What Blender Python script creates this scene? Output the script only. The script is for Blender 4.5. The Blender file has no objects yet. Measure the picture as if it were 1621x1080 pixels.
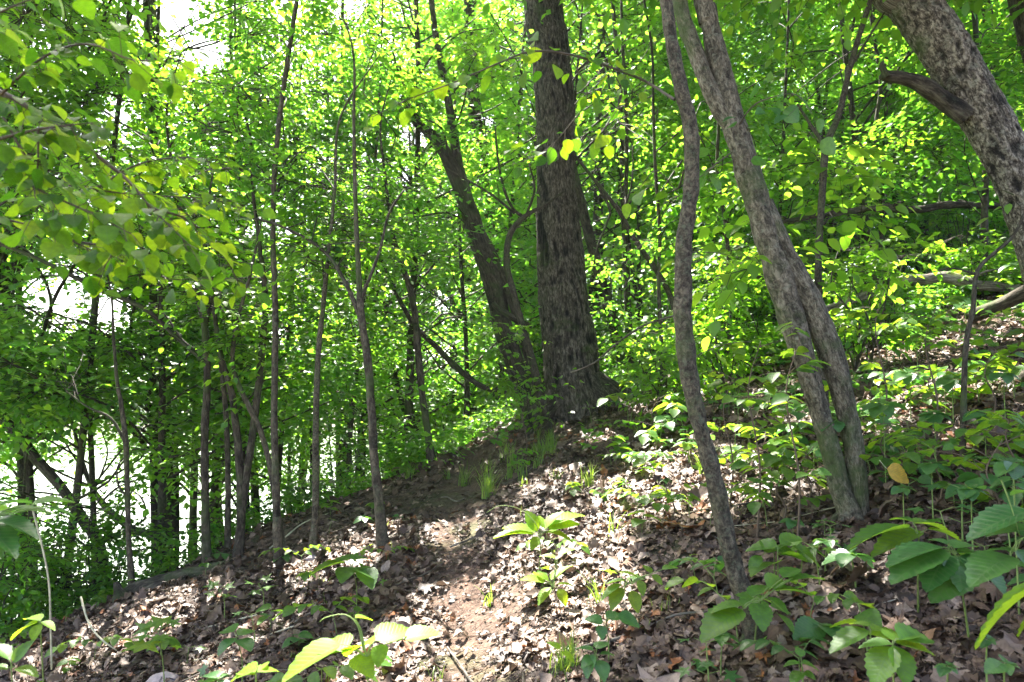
import bpy, math
import numpy as np
from math import radians, sin, cos, pi

rng = np.random.default_rng(11)
scene = bpy.context.scene
C = scene.collection

# ------------------------------------------------------------------ camera
CAM = np.array([0.0, 0.0, 1.5])
PITCH = radians(5.0)
LENS, SENSOR, PW, PH = 26.0, 36.0, 1621.0, 1080.0
FPX = LENS / SENSOR * PW
cd = bpy.data.cameras.new("camera"); cam = bpy.data.objects.new("camera", cd); C.objects.link(cam)
cam.location = CAM; cam.rotation_euler = (radians(90) + PITCH, 0, 0)
cd.lens = LENS; cd.sensor_width = SENSOR; cd.clip_start = 0.05; cd.clip_end = 4000
cd.dof.use_dof = True; cd.dof.focus_distance = 6.5; cd.dof.aperture_fstop = 5.0
scene.camera = cam

# ------------------------------------------------------------------ light
SUN_EL, SUN_AZ = radians(56), radians(-24)          # azimuth measured from +Y towards +X
S = np.array([sin(SUN_AZ) * cos(SUN_EL), cos(SUN_AZ) * cos(SUN_EL), sin(SUN_EL)])
w = bpy.data.worlds.new("World"); scene.world = w; w.use_nodes = True
nt = w.node_tree; bg = nt.nodes["Background"]
sky = nt.nodes.new("ShaderNodeTexSky"); sky.sky_type = 'NISHITA'; sky.sun_disc = False
sky.sun_elevation = SUN_EL; sky.sun_rotation = SUN_AZ; sky.dust_density = 4.0; sky.ozone_density = 0.6; sky.air_density = 0.9
nt.links.new(sky.outputs[0], bg.inputs[0]); bg.inputs[1].default_value = 0.088
sl = bpy.data.lights.new("sun", 'SUN'); so = bpy.data.objects.new("sun", sl); C.objects.link(so)
sl.energy = 5.0; sl.angle = radians(0.5); sl.color = (1.0, 0.95, 0.86)
so.rotation_euler = (pi / 2 - SUN_EL, 0, -SUN_AZ + pi)
scene.view_settings.view_transform = 'Standard'; scene.view_settings.look = 'None'
scene.view_settings.exposure = 3.3; scene.view_settings.gamma = 1.0
scene.cycles.max_bounces = 8; scene.cycles.diffuse_bounces = 5; scene.cycles.glossy_bounces = 2
scene.cycles.transmission_bounces = 4; scene.cycles.transparent_max_bounces = 4
scene.cycles.sample_clamp_indirect = 6.0; scene.cycles.caustics_reflective = False; scene.cycles.caustics_refractive = False
scene.cycles.use_denoising = True
scene.render.use_persistent_data = False

# ------------------------------------------------------------------ numeric helpers
def norm(a):
    return a / np.maximum(np.linalg.norm(a, axis=-1, keepdims=True), 1e-9)

def _h(ix, iy, iz, seed):
    with np.errstate(over='ignore'):
        n = (ix.astype(np.int64) * 374761393 + iy.astype(np.int64) * 668265263 + iz.astype(np.int64) * 2147483647 + seed * 974634777) & 0xffffffff
        n = ((n ^ (n >> 13)) * 1274126177) & 0xffffffff
        n = (n ^ (n >> 16)) & 0xffffff
    return n / float(0xffffff)

def noise(p, seed=0):
    """value noise 0..1 of points (n,3)"""
    p = np.asarray(p, float); i = np.floor(p).astype(np.int64); f = p - i; u = f * f * (3 - 2 * f)
    r = 0
    for dx in (0, 1):
        for dy in (0, 1):
            for dz in (0, 1):
                wt = (u[:, 0] if dx else 1 - u[:, 0]) * (u[:, 1] if dy else 1 - u[:, 1]) * (u[:, 2] if dz else 1 - u[:, 2])
                r = r + wt * _h(i[:, 0] + dx, i[:, 1] + dy, i[:, 2] + dz, seed)
    return r

def table(xs, ys, lo, hi, win):
    t = np.arange(lo, hi, 0.05); v = np.interp(t, xs, ys); k = int(win / 0.05)
    pad = np.pad(v, k, mode='edge'); ker = np.hanning(2 * k + 1); ker /= ker.sum()
    v = np.convolve(pad, ker, 'valid')
    return lambda q: np.interp(q, t, v)

HY = table([-60, 2.6, 10, 13, 20, 60, 300], [-0.6, 0, 1.14, 1.32, 1.2, 0.8, 0.8], -60, 400, 1.2)
XE = table([-60, 0, 6, 7.8, 9.4, 12, 16, 40, 400], [-7.5, -6.4, -5.0, -3.65, -1.65, -0.4, 0.3, 1.5, 1.5], -60, 400, 0.7)
CX = table([-300, -30, -8, 0, 3, 12, 26, 60, 300], [-9, -6, -2.15, 0, 0.78, 3.9, 8.2, 12, 12], -300, 300, 1.2)
PATHX = table([-5, 3.6, 4.6, 6, 7.5, 9, 10, 14], [-0.1, -0.32, -0.2, -0.45, -0.6, -0.5, -0.7, -1.2], -5, 40, 0.5)

def g(x, y, fine=True):
    x = np.asarray(x, float); y = np.asarray(y, float)
    d = XE(y) - x
    drop = 0.25 * np.logaddexp(0, d / 0.25)
    z = HY(y) + CX(x) - 0.85 * np.minimum(drop, 1.4) - 0.30 * np.clip(drop - 1.4, 0, 60)
    z = np.where(z < -3.6, -3.6, z)
    q = np.stack([x.ravel(), y.ravel(), np.zeros(x.size)], 1)
    b = (noise(q * 0.9, 3) - .5) * .16 + (noise(q * 2.7, 4) - .5) * .08
    if fine:
        b = b + (noise(q * 9, 5) - .5) * .03 + (noise(q * 27, 6) - .5) * .012
    far = 1 + np.clip(q[:, 1] - 15, 0, 60) * .06
    z = z + (b * far).reshape(x.shape)
    pd = np.abs(x - PATHX(y)); z = z - 0.06 * np.exp(-(pd / 0.28) ** 2) * (y < 12)
    return z

def gz(x, y):
    return float(g(np.array([x]), np.array([y]))[0])

def W(px, py, D):
    """the point at world depth Y = D that stands at this place of the survey photograph"""
    a = (px - PW / 2) / FPX; b = -(py - PH / 2) / FPX
    v = np.array([a, cos(PITCH) - b * sin(PITCH), sin(PITCH) + b * cos(PITCH)])
    return CAM + v * (D / v[1])

def G(px, py):
    a = (px - PW / 2) / FPX; b = -(py - PH / 2) / FPX
    v = np.array([a, cos(PITCH) - b * sin(PITCH), sin(PITCH) + b * cos(PITCH)])
    t = np.linspace(1.2, 60, 6000); P = CAM + v * t[:, None]
    hit = P[:, 2] < g(P[:, 0], P[:, 1])
    if not hit.any():
        return P[2000]
    return P[np.argmax(hit)]

def PX(P):
    P = np.atleast_2d(P); d = P - CAM
    f = d[:, 1] * cos(PITCH) + d[:, 2] * sin(PITCH); u = -d[:, 1] * sin(PITCH) + d[:, 2] * cos(PITCH)
    f = np.where(np.abs(f) < 1e-3, 1e-3, f)
    return PW / 2 + d[:, 0] / f * FPX, PH / 2 - u / f * FPX, f

# ------------------------------------------------------------------ mesh collector
class Geo:
    def __init__(s): s.v = []; s.f = []; s.r = []; s.t = []; s.m = []; s.n = 0
    def add(s, v, faces, rnd=0.5, tc=None, mi=0):
        v = np.asarray(v, np.float32).reshape(-1, 3)
        if not len(v): return
        if tc is None: tc = v
        s.v.append(v); s.t.append(np.asarray(tc, np.float32).reshape(-1, 3))
        for i, f in enumerate(faces):
            f = np.asarray(f, np.int64)
            if not len(f): continue
            s.f.append(f + s.n)
            r = rnd[i] if isinstance(rnd, list) else rnd
            s.r.append(np.broadcast_to(np.asarray(r, np.float32), (len(f),)).copy()); s.m.append(np.full(len(f), mi, np.int32))
        s.n += len(v)
    def build(s, name, mats, parent=None, smooth=True, origin=None):
        me = bpy.data.meshes.new(name)
        if not isinstance(mats, (list, tuple)): mats = [mats]
        if s.n:
            v = np.concatenate(s.v); t = np.concatenate(s.t)
            if origin is not None: v = v - np.asarray(origin, np.float32)
            me.vertices.add(len(v)); me.vertices.foreach_set("co", v.ravel().astype(np.float32))
            li = np.concatenate([f.ravel() for f in s.f]); tot = np.concatenate([np.full(len(f), f.shape[1], np.int32) for f in s.f])
            st = np.concatenate([[0], np.cumsum(tot)[:-1]]).astype(np.int32)
            me.loops.add(len(li)); me.loops.foreach_set("vertex_index", li.astype(np.int32))
            me.polygons.add(len(tot)); me.polygons.foreach_set("loop_start", st)
            me.polygons.foreach_set("use_smooth", np.full(len(tot), smooth))
            me.polygons.foreach_set("material_index", np.concatenate(s.m))
            me.update(calc_edges=True)
            a = me.attributes.new("rnd", 'FLOAT', 'FACE'); a.data.foreach_set("value", np.concatenate(s.r))
            a = me.attributes.new("tc", 'FLOAT_VECTOR', 'POINT'); a.data.foreach_set("vector", t.ravel())
        for m in mats: me.materials.append(m)
        o = bpy.data.objects.new(name, me); C.objects.link(o)
        if parent is not None: o.parent = parent
        return o

def thing(name, label, cat, loc, group=None):
    o = bpy.data.objects.new(name, None); C.objects.link(o); o.empty_display_size = .1
    o.location = [float(q) for q in loc]; o['label'] = label; o['category'] = cat
    if group: o['group'] = group
    return o

def catmull(P, R, step):
    P = np.asarray(P, float); R = np.asarray(R, float); n = len(P)
    if n == 2:
        k = max(2, int(np.linalg.norm(P[1] - P[0]) / step)); t = np.linspace(0, 1, k + 1)[:, None]
        return P[0] + (P[1] - P[0]) * t, R[0] + (R[1] - R[0]) * t[:, 0]
    Q = np.vstack([2 * P[0] - P[1], P, 2 * P[-1] - P[-2]]); op = []; orr = []
    for i in range(n - 1):
        a, b, c, d = Q[i:i + 4]; k = max(1, int(np.ceil(np.linalg.norm(c - b) / step)))
        t = np.linspace(0, 1, k, endpoint=False)[:, None]
        op.append(.5 * (2 * b + (c - a) * t + (2 * a - 5 * b + 4 * c - d) * t ** 2 + (3 * b - a - 3 * c + d) * t ** 3))
        orr.append(R[i] + (R[i + 1] - R[i]) * t[:, 0])
    op.append(P[-1:]); orr.append(R[-1:])
    return np.vstack(op), np.concatenate(orr)

def frames(P):
    T = norm(np.gradient(P, axis=0)); N = np.zeros_like(P)
    ref = np.array([0, 1.0, 0]) if abs(T[0, 1]) < .9 else np.array([1.0, 0, 0])
    n = norm(np.cross(T[0], np.cross(ref, T[0])))
    for i in range(len(P)):
        n = n - T[i] * np.dot(n, T[i]); n = n / max(np.linalg.norm(n), 1e-9); N[i] = n
    return T, N, np.cross(T, N)

def tube(geo, P, R, segs=8, step=.1, rough=0.06, bark=None, seed=0, rnd=.5, mi=0, flute=0.0, cap=True):
    P, R = catmull(P, R, step); n = len(P); T, N, B = frames(P)
    L = np.concatenate([[0], np.cumsum(np.linalg.norm(np.diff(P, axis=0), axis=1))])
    th = np.linspace(0, 2 * pi, segs, endpoint=False)
    ct, st = np.cos(th), np.sin(th)
    Rm = R[:, None] * np.ones(segs)
    tc = np.stack([ct * R.mean() + 0 * L[:, None], st * R.mean() + 0 * L[:, None], L[:, None] + 0 * th], -1).reshape(-1, 3) + seed * 1.37
    if rough:
        q = np.stack([ct * 1.2 + 0 * L[:, None], st * 1.2 + 0 * L[:, None], L[:, None] / np.maximum(R.mean(), .01) * .35 + 0 * th], -1).reshape(-1, 3)
        Rm = Rm * (1 + rough * 2 * (noise(q + seed * 7.1, 1).reshape(n, segs) - .5))
    if flute:
        Rm = Rm * (1 + flute * np.exp(-L / (R[0] * 2.0))[:, None] * np.cos(th * 4 + seed) )
    if bark:
        amp, fa, fl = bark
        q = tc * np.array([fa, fa, fl]); w1 = (noise(tc * 3.0, 8) - .5) * 2.2
        n1 = 1 - np.abs(2 * noise(q + w1[:, None], 2) - 1)
        n2 = 1 - np.abs(2 * noise(q * 2.3 + w1[:, None], 5) - 1)
        Rm = Rm + ((n1 - .5) * amp + (n2 - .5) * amp * .5).reshape(n, segs)
        rg = np.clip(((n1 * .65 + n2 * .35) - .3) / .6, 0, 1)
    V = P[:, None] + (N[:, None] * ct[None, :, None] + B[:, None] * st[None, :, None]) * Rm[..., None]
    i = np.arange(n - 1)[:, None] * segs; j = np.arange(segs); j2 = (j + 1) % segs
    F = np.stack([i + j, i + j2, i + segs + j2, i + segs + j], -1).reshape(-1, 4)
    V = V.reshape(-1, 3); fs = [F]; rn = [rg[F].mean(1)] if bark else rnd
    if cap:
        V = np.vstack([V, P[-1:] + T[-1:] * R[-1] * .3]); tc = np.vstack([tc, tc[-1:]])
        k = (n - 1) * segs; fs.append(np.stack([k + j, k + j2, np.full(segs, n * segs)], -1))
        if bark: rn.append(.5)
    geo.add(V, fs, rn, tc, mi)
    return P, R

def sticks(geo, A, B, ra, rb, mi=0, rnd=.5):
    """many thin three-sided twigs at once"""
    A = np.asarray(A, float); B = np.asarray(B, float); n = len(A)
    if not n: return
    T = norm(B - A); ref = np.where(np.abs(T[:, 2:3]) > .9, np.array([[1., 0, 0]]), np.array([[0, 0, 1.]]))
    X = norm(np.cross(T, ref)); Y = np.cross(T, X); V = []
    for P, r in ((A, ra), (B, rb)):
        r = np.broadcast_to(r, (n,))[:, None]
        for k in range(3):
            V.append(P + (X * cos(k * 2.0944) + Y * sin(k * 2.0944)) * r)
    V = np.stack(V, 1).reshape(-1, 3); b = np.arange(n)[:, None] * 6
    F = np.concatenate([b + np.array([[k, (k + 1) % 3, 3 + (k + 1) % 3, 3 + k]]) for k in range(3)])
    geo.add(V, [F], rnd, V, mi)

# ------------------------------------------------------------------ leaf shapes: x across, y along, z up
T_FAR = (np.array([[0, 0, 0], [.34, .45, .07], [0, 1, -.06], [-.34, .45, .07]]), [np.array([[0, 1, 2], [0, 2, 3]])])
def ovate(rows, wmax, jag=0.0, droop=.12, cup=.10, peak=.42):
    v = []; f = []
    ys = np.linspace(0, 1, rows)
    wd = wmax * np.sin(pi * ys ** (math.log(.5) / math.log(peak))) ** .8
    for k, y in enumerate(ys):
        z = -droop * y * y * 1.4
        if k in (0, rows - 1): v.append([0, y, z]); continue
        ww = wd[k] * (1 + (jag if k % 2 else -jag))
        yy = y + (0.03 if k % 2 else 0) * (jag > 0)
        v += [[-ww, yy, z + cup * ww / wmax * .6], [0, y, z - .015], [ww, yy, z + cup * ww / wmax * .6]]
    fi = lambda k, c: 0 if k == 0 else (len(v) - 1 if k == rows - 1 else 1 + (k - 1) * 3 + c)
    tri = []; quad = []
    for k in range(rows - 1):
        for c in (0, 1):
            a, b, cc, d = fi(k, c), fi(k, c + 1), fi(k + 1, c + 1), fi(k + 1, c)
            if k == 0: tri.append([a, cc, d])
            elif k == rows - 2: tri.append([a, b, cc])
            else: quad.append([a, b, cc, d])
    return np.array(v, float), [np.array(tri)] + ([np.array(quad)] if quad else [])
T_MID = ovate(4, .33, 0, .15)
T_NEAR = ovate(6, .33, 0, .2)
T_HERO = ovate(17, .31, .06, .22, .12)
T_BROAD = ovate(15, .43, .03, .2, .14, .36)
def star(lobes, inner, curl=0.0, wob=0.0, seed=0):
    """lobed leaf: angles (deg from the tip) and lengths of its lobes, as a fan round its heart"""
    r = np.random.default_rng(seed); pts = []
    for a, l in lobes: pts.append((a, l))
    out = []
    n = len(pts)
    for k in range(n):
        a, l = pts[k]; a2, l2 = pts[(k + 1) % n]
        if k == n - 1: a2 += 360
        out.append((a, l)); out.append(((a + a2) / 2, inner * min(l, l2) if k < n - 1 else .02))
    c = np.array([0, .38])
    v = [[0, .38, 0]]
    for a, l in out:
        l = l * (1 + wob * (r.random() - .5)); q = radians(a)
        x = sin(q) * l * .62; y = c[1] + cos(q) * l * .62
        v.append([x, y, 0])
    v = np.array(v); v[:, 2] = curl * (v[:, 0] ** 2 * 1.6 - (v[:, 1] - .38) ** 2) + wob * .1 * (r.random(len(v)) - .5)
    m = len(out); tri = [[0, 1 + (k + 1) % m, 1 + k] for k in range(m)]
    return v, [np.array(tri)]
T_MAPLE = star([(-142, .55), (-108, .7), (-52, 1.0), (0, 1.05), (52, 1.0), (108, .7), (142, .55)], .52, -.25, .0)
def dead(seed, kind):
    r = np.random.default_rng(seed)
    if kind == 0:
        lobes = [(-150, .5), (-115, .6), (-80, .62), (-45, .7), (-18, .95), (0, 1.05), (20, .95), (48, .7), (82, .6), (112, .62), (150, .5)]
        v, f = star(lobes, .68, 0, .25, seed)
    elif kind == 1:
        v, f = star([(-140, .6), (-100, .7), (-50, .95), (0, 1.05), (50, .95), (100, .7), (140, .6)], .6, 0, .3, seed)
    elif kind == 3:
        v, f = star([(a + r.uniform(-8, 8), r.uniform(.55, .95)) for a in (-155, -120, -88, -60, -30, 0, 30, 58, 90, 122, 155)], .88, 0, .2, seed)
    else:
        v, f = ovate(7, .3, .08, 0, 0)
    v = v.copy(); a = r.uniform(0, pi); u = v[:, 0] * cos(a) + (v[:, 1] - .4) * sin(a); k = r.uniform(.5, 2.3)
    v[:, 2] = u * u * k * r.choice([-.8, 1, 1]) * .6 + r.normal(0, .045, len(v))
    s = 1 / (1 + np.abs(u) * k * .35); v[:, 0] *= s; v[:, 1] = .4 + (v[:, 1] - .4) * s; v[:, 2] -= v[:, 2].min()
    return v, f

def leaves(geo, P, Y, N, size, tmpl, rnd, mi=0, width=1.0):
    P = np.atleast_2d(P); n = len(P)
    if not n: return
    Y = norm(np.atleast_2d(Y)); X = norm(np.cross(Y, np.atleast_2d(N))); Z = np.cross(X, Y)
    t, fs = tmpl; k = len(t); sz = np.broadcast_to(size, (n,))[:, None, None]
    V = P[:, None] + sz * (t[None, :, 0:1] * width * X[:, None] + t[None, :, 1:2] * Y[:, None] + t[None, :, 2:3] * Z[:, None])
    tc = np.broadcast_to(t, (n, k, 3)).copy(); tc[:, :, 2] = np.broadcast_to(rnd, (n,))[:, None] * 40
    b = (np.arange(n) * k)[:, None, None]
    F = [(b + f[None]).reshape(-1, f.shape[1]) for f in fs]
    R = [np.repeat(np.broadcast_to(rnd, (n,)), len(f)) for f in fs]
    geo.add(V.reshape(-1, 3), F, R, tc.reshape(-1, 3), mi)

# ------------------------------------------------------------------ where light reaches through gaps of the canopy
LIT = []
def lit(P, r, keep=.04): LIT.append((np.asarray(P, float), r, keep))
for px, py, r in ((110, 1045, .30), (180, 1015, .34), (250, 985, .34), (310, 955, .25), (480, 905, .22), (560, 900, .22), (640, 1060, .30), (700, 1030, .34),
                  (760, 1000, .34), (700, 960, .16), (830, 950, .36), (890, 900, .40), (930, 860, .32), (860, 1020, .28), (720, 850, .2), (960, 930, .22),
                  (1000, 770, .25), (1060, 720, .3), (1420, 900, .13), (1380, 960, .15), (1460, 560, .35), (960, 690, .22), (1280, 670, .2), (600, 850, .16),
                  (1560, 500, .4), (880, 760, .25), (1500, 620, .25)):
    lit(G(px, py), r * 1.4, .0)
N_GROUND = len(LIT)
for px, py, D, r in ((660, 110, 9.5, 1.1), (560, 90, 9.0, .9), (430, 110, 8.5, .8), (800, 60, 9, .6), (280, 160, 7.5, .7), (1330, 330, 7.0, .8), (1450, 380, 9, .8), (1230, 300, 7.5, .7),
                     (1150, 590, 7.0, .8), (940, 220, 3.6, .35), (650, 600, 13, 2.2), (740, 680, 11, 1.2), 
                     (850, 830, 4.6, .25), (880, 900, 4.4, .2), (480, 1035, 2.3, .18), (620, 1000, 2.3, .18), (380, 560, 6.5, .5), (330, 430, 6.3, .3),
                     (520, 300, 9, .7), (60, 420, 9, .5), (600, 480, 11, 1.0), (420, 640, 11, .9), (1150, 720, 5.5, .3), (1440, 560, 6.5, .4), (1560, 560, 6, .4),
                     (140, 60, 5, .6), (1000, 560, 13, 1.2), (720, 300, 12, 1.2), (1000, 300, 12, 1.3), (1560, 120, 14, 1.6), (1300, 100, 12, 1.2), (1240, 640, 5.5, .35),
                     (1150, 640, 6.5, 1.0), (1100, 500, 9, 1.2), (1250, 430, 9, 1.0), (200, 350, 8, .6), (500, 450, 8.5, .6), (250, 560, 7.5, .8), (600, 640, 12, 2.0), (900, 100, 12, 1.3),
                     (60, 560, 8.5, .5), (540, 620, 10, 1.0), (1400, 200, 11, 1.3), (1000, 440, 11, 1.2), (450, 500, 8, .5), (1400, 620, 5.5, .6), (1530, 420, 8, .9), (250, 640, 9, .5)):
    lit(W(px, py, D), r * (.85 if r > .26 else 2.0), .06 if r > .26 else 0)
GAPS = [(330, 85, 34, .9), (285, 20, 36, .9), (555, 10, 26, .9), (655, 215, 26, .98), (640, 280, 18, .9), (95, 470, 60, .93), (170, 490, 45, .93), 
        (190, 185, 40, .85), (60, 770, 60, .8), (150, 730, 50, .85), (120, 820, 40, .7), (770, 190, 16, .9), (700, 560, 30, .8),
        (985, 130, 26, .8), (440, 530, 18, .8), (700, 480, 20, .8), (110, 700, 36, .8)]
TRUNKLINES = []     # (array of px, py, half width, depth): crowns grow round the big trunks, not across them
def thin(P, own=None):
    """True where a leaf stays"""
    keep = np.ones(len(P), bool); rr = rng.random(len(P))
    for T, r, k in LIT:
        wv = P - T; t = wv @ S; d2 = (wv ** 2).sum(1) - t * t
        keep &= ~((t > r * .9 + .35) & (d2 < (r * 1.0) ** 2) & (rr > k))
    x, y, f = PX(P); f = np.where(f < .05, 1e9, f)
    r2 = rng.random(len(P))
    for gx, gy, gr, p in GAPS:
        d = np.hypot(x - gx, (y - gy)) / gr
        keep &= ~((d < 1) & (r2 < p * (1.15 - d * .45)))
    for L in TRUNKLINES:
        xx = np.interp(y, L[:, 1], L[:, 0]); hw = np.interp(y, L[:, 1], L[:, 2])
        keep &= ~((np.abs(x - xx) < hw * 1.0) & (y > L[0, 1]) & (y < L[-1, 1]) & (f < L[0, 3]) & (r2 < L[0, 4]))
    keep &= ~((f < 1.3) & (np.abs(P[:, 0]) < 1.6) & (P[:, 1] > -1))
    return keep

def sunfree(P):
    for T, r, k in LIT:
        if r > .7: continue
        wv = P - T; t = wv @ S; d2 = (wv ** 2).sum(1) - t * t
        if ((t > r * .9 + .35) & (d2 < (r * .75) ** 2)).any(): return False
    return True
def sprays(geo, centers, radii, ntw, nl, size, tmpl, flat=.45, twig=None, tw_geo=None, spread=.35, sizevar=.3, upness=1.0, culled=True, mi=0, aim=None):
    """layered sprays of leaves on short twigs round each clump centre"""
    c = np.repeat(np.atleast_2d(centers), ntw, 0); n = len(c)
    rad = np.repeat(np.atleast_2d(radii) * np.ones((len(np.atleast_2d(centers)), 3)), ntw, 0)
    u = rng.normal(size=(n, 3)); u = norm(u) * rng.random((n, 1)) ** .45
    st = c + u * rad * .75
    dr = u * np.array([1, 1, flat]) + rng.normal(size=(n, 3)) * np.array([.5, .5, .22]); dr = norm(dr)
    L = np.linalg.norm(rad, axis=1) * .42 * rng.uniform(.6, 1.2, n) + size * 1.5
    if aim is not None: dr = norm(dr + aim)
    en = st + dr * L[:, None] - np.array([0, 0, 1]) * (L * .12)[:, None]
    if tw_geo is not None:
        k2 = thin((st + en) / 2) if culled else np.ones(n, bool)
        r0 = twig or .003
        sticks(tw_geo, c[k2] + (st[k2] - c[k2]) * .1, st[k2], r0 * 1.6, r0, mi=0); sticks(tw_geo, st[k2], en[k2], r0, r0 * .4, mi=0)
    t = (np.arange(nl) + .7) / nl
    T = t[None, :, None] * np.ones((n, 1, 1))
    P = st[:, None] + (en - st)[:, None] * T - np.array([0, 0, 1]) * (0.10 * L[:, None, None] * T * T)
    up = norm(np.array([0, 0, 1.0]) * upness + rng.normal(size=(n, 3)) * .22)[:, None] + 0 * P
    side = np.where((np.arange(nl) % 2)[None, :, None] > 0, 1.0, -1.0)
    D = np.repeat(dr[:, None], nl, 1); X = norm(np.cross(D, up))
    Y = D * rng.uniform(.3, .9, (n, nl, 1)) + X * side * rng.uniform(.6, 1.1, (n, nl, 1)) + rng.normal(size=(n, nl, 3)) * .16
    Y[:, -1] = D[:, -1] + rng.normal(size=(n, 3)) * .15
    Y[..., 2] -= rng.uniform(.0, .45, (n, nl))
    N = up + rng.normal(size=P.shape) * spread
    P = (P + norm(Y) * size * .15).reshape(-1, 3); Y = Y.reshape(-1, 3); N = N.reshape(-1, 3)
    s = size * rng.uniform(1 - sizevar, 1 + sizevar, len(P))
    rn = np.clip(np.repeat(rng.normal(.5, .12, n) + np.repeat(rng.normal(0, .13, len(np.atleast_2d(centers))), ntw), nl) + rng.normal(0, .12, len(P)), 0, 1)
    if culled:
        k = thin(P); P, Y, N, s, rn = P[k], Y[k], N[k], s[k], rn[k]
    leaves(geo, P, Y, N, s, tmpl, rn, mi)

# ------------------------------------------------------------------ materials
def mat(name):
    m = bpy.data.materials.new(name); m.use_nodes = True; n = m.node_tree
    for x in list(n.nodes): n.nodes.remove(x)
    out = n.nodes.new("ShaderNodeOutputMaterial"); return m, n, out
def nd(n, typ, **kw):
    x = n.nodes.new(typ)
    for k, v in kw.items():
        if k.startswith("i_"):
            key = k[2:].replace("_", " "); x.inputs[int(key) if key.isdigit() else key].default_value = v
        else: setattr(x, k, v)
    return x
def ramp(n, fac, stops):
    r = n.nodes.new("ShaderNodeValToRGB"); e = r.color_ramp.elements
    while len(e) < len(stops): e.new(.5)
    for q, (p, c) in zip(e, stops): q.position = p; q.color = (*c, 1)
    n.links.new(fac, r.inputs[0]); return r.outputs[0]
def attr(n, name, out): a = nd(n, "ShaderNodeAttribute", attribute_name=name); return a.outputs[out]
def mixc(n, fac, a, b, mode='MIX'):
    x = nd(n, "ShaderNodeMix", data_type='RGBA', blend_type=mode)
    for sock, val in ((x.inputs[0], fac), (x.inputs[6], a), (x.inputs[7], b)):
        if hasattr(val, 'links'): n.links.new(val, sock)
        else: sock.default_value = val if not isinstance(val, tuple) else (*val, 1)
    return x.outputs[2]

def leaf_mat(name, refl, trans, fac=.48, rough=.42, veins=False, spec=.45):
    m, n, out = mat(name); r = attr(n, "rnd", "Fac")
    c1 = ramp(n, r, refl); c2 = ramp(n, r, trans)
    p = nd(n, "ShaderNodeBsdfPrincipled", i_Roughness=rough); p.inputs["Specular IOR Level"].default_value = spec
    t = nd(n, "ShaderNodeBsdfTranslucent"); mx = nd(n, "ShaderNodeMixShader", i_0=fac)
    if veins:
        tc = attr(n, "tc", "Vector"); sp = nd(n, "ShaderNodeSeparateXYZ"); n.links.new(tc, sp.inputs[0])
        ab = nd(n, "ShaderNodeMath", operation='ABSOLUTE'); n.links.new(sp.outputs[0], ab.inputs[0])
        ml = nd(n, "ShaderNodeMath", operation='MULTIPLY_ADD', i_1=-.8); n.links.new(ab.outputs[0], ml.inputs[0]); n.links.new(sp.outputs[1], ml.inputs[2])
        fr = nd(n, "ShaderNodeMath", operation='PINGPONG', i_1=.05); n.links.new(ml.outputs[0], fr.inputs[0])
        mn = nd(n, "ShaderNodeMath", operation='MINIMUM'); n.links.new(fr.outputs[0], mn.inputs[0]); n.links.new(ab.outputs[0], mn.inputs[1])
        v = ramp(n, mn.outputs[0], [(0, (1, 1, 1)), (.02, (0, 0, 0))])
        bp = nd(n, "ShaderNodeBump", i_Strength=.25, i_Distance=.0015, invert=True); n.links.new(v, bp.inputs["Height"])
        n.links.new(bp.outputs[0], p.inputs["Normal"])
        q = nd(n, "ShaderNodeTexNoise", i_Scale=6.0, i_Detail=3.0); n.links.new(tc, q.inputs["Vector"])
        bl = ramp(n, q.outputs[0], [(.35, (.8, .8, .8)), (.7, (1.12, 1.12, 1.0))])
        c1 = mixc(n, 1.0, c1, bl, 'MULTIPLY'); c2 = mixc(n, 1.0, c2, bl, 'MULTIPLY')
        c1 = mixc(n, v, c1, mixc(n, .5, c1, (.16, .24, .08)))
        c2 = mixc(n, v, c2, mixc(n, .45, c2, (.12, .22, .03)))
    n.links.new(c1, p.inputs["Base Color"]); n.links.new(c2, t.inputs[0])
    n.links.new(p.outputs[0], mx.inputs[1]); n.links.new(t.outputs[0], mx.inputs[2]); n.links.new(mx.outputs[0], out.inputs[0])
    return m

def K(c, k): return tuple(min(1, q * k) for q in c)
gr = lambda a, b, c: [(.1, a), (.5, b), (.95, c)]
M_MAPLE = leaf_mat("maple_leaf", gr((.030, .085, .014), (.050, .125, .016), (.085, .16, .020)), gr((.16, .48, .03), (.27, .64, .04), (.45, .80, .06)), .52)
M_OAK = leaf_mat("oak_leaf", gr((.022, .070, .014), (.038, .105, .018), (.060, .135, .020)), gr((.14, .43, .025), (.25, .58, .03), (.44, .72, .04)), .46)
M_ELM = leaf_mat("elm_leaf", gr((.035, .090, .012), (.060, .130, .014), (.095, .160, .018)), gr((.22, .54, .02), (.34, .69, .03), (.52, .82, .05)), .52)
M_NEARG = leaf_mat("broad_green_leaf", gr((.030, .100, .014), (.045, .135, .018), (.085, .175, .016)), gr((.24, .48, .02), (.36, .60, .03), (.55, .72, .03)), .48, .42, True, .35)
M_GLOW = leaf_mat("painted_sunlit_leaf", gr((.075, .17, .006), (.105, .21, .008), (.14, .25, .012)), gr((.42, .66, .02), (.52, .76, .02), (.62, .80, .03)), .45, .5, True, .2)  # sunlit glow put into the colour: brighter, yellower green for plants in sun
M_FRONT = leaf_mat("backlit_green_leaf", gr((.016, .060, .006), (.028, .090, .008), (.045, .125, .010)), gr((.12, .34, .008), (.30, .56, .012), (.60, .80, .02)), .5, .5, True, .22)
M_BLUEG = leaf_mat("cool_green_leaf", gr((.024, .085, .024), (.036, .115, .032), (.060, .145, .030)), gr((.10, .34, .04), (.18, .46, .05), (.28, .54, .05)), .36, .33, True, .45)
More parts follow.
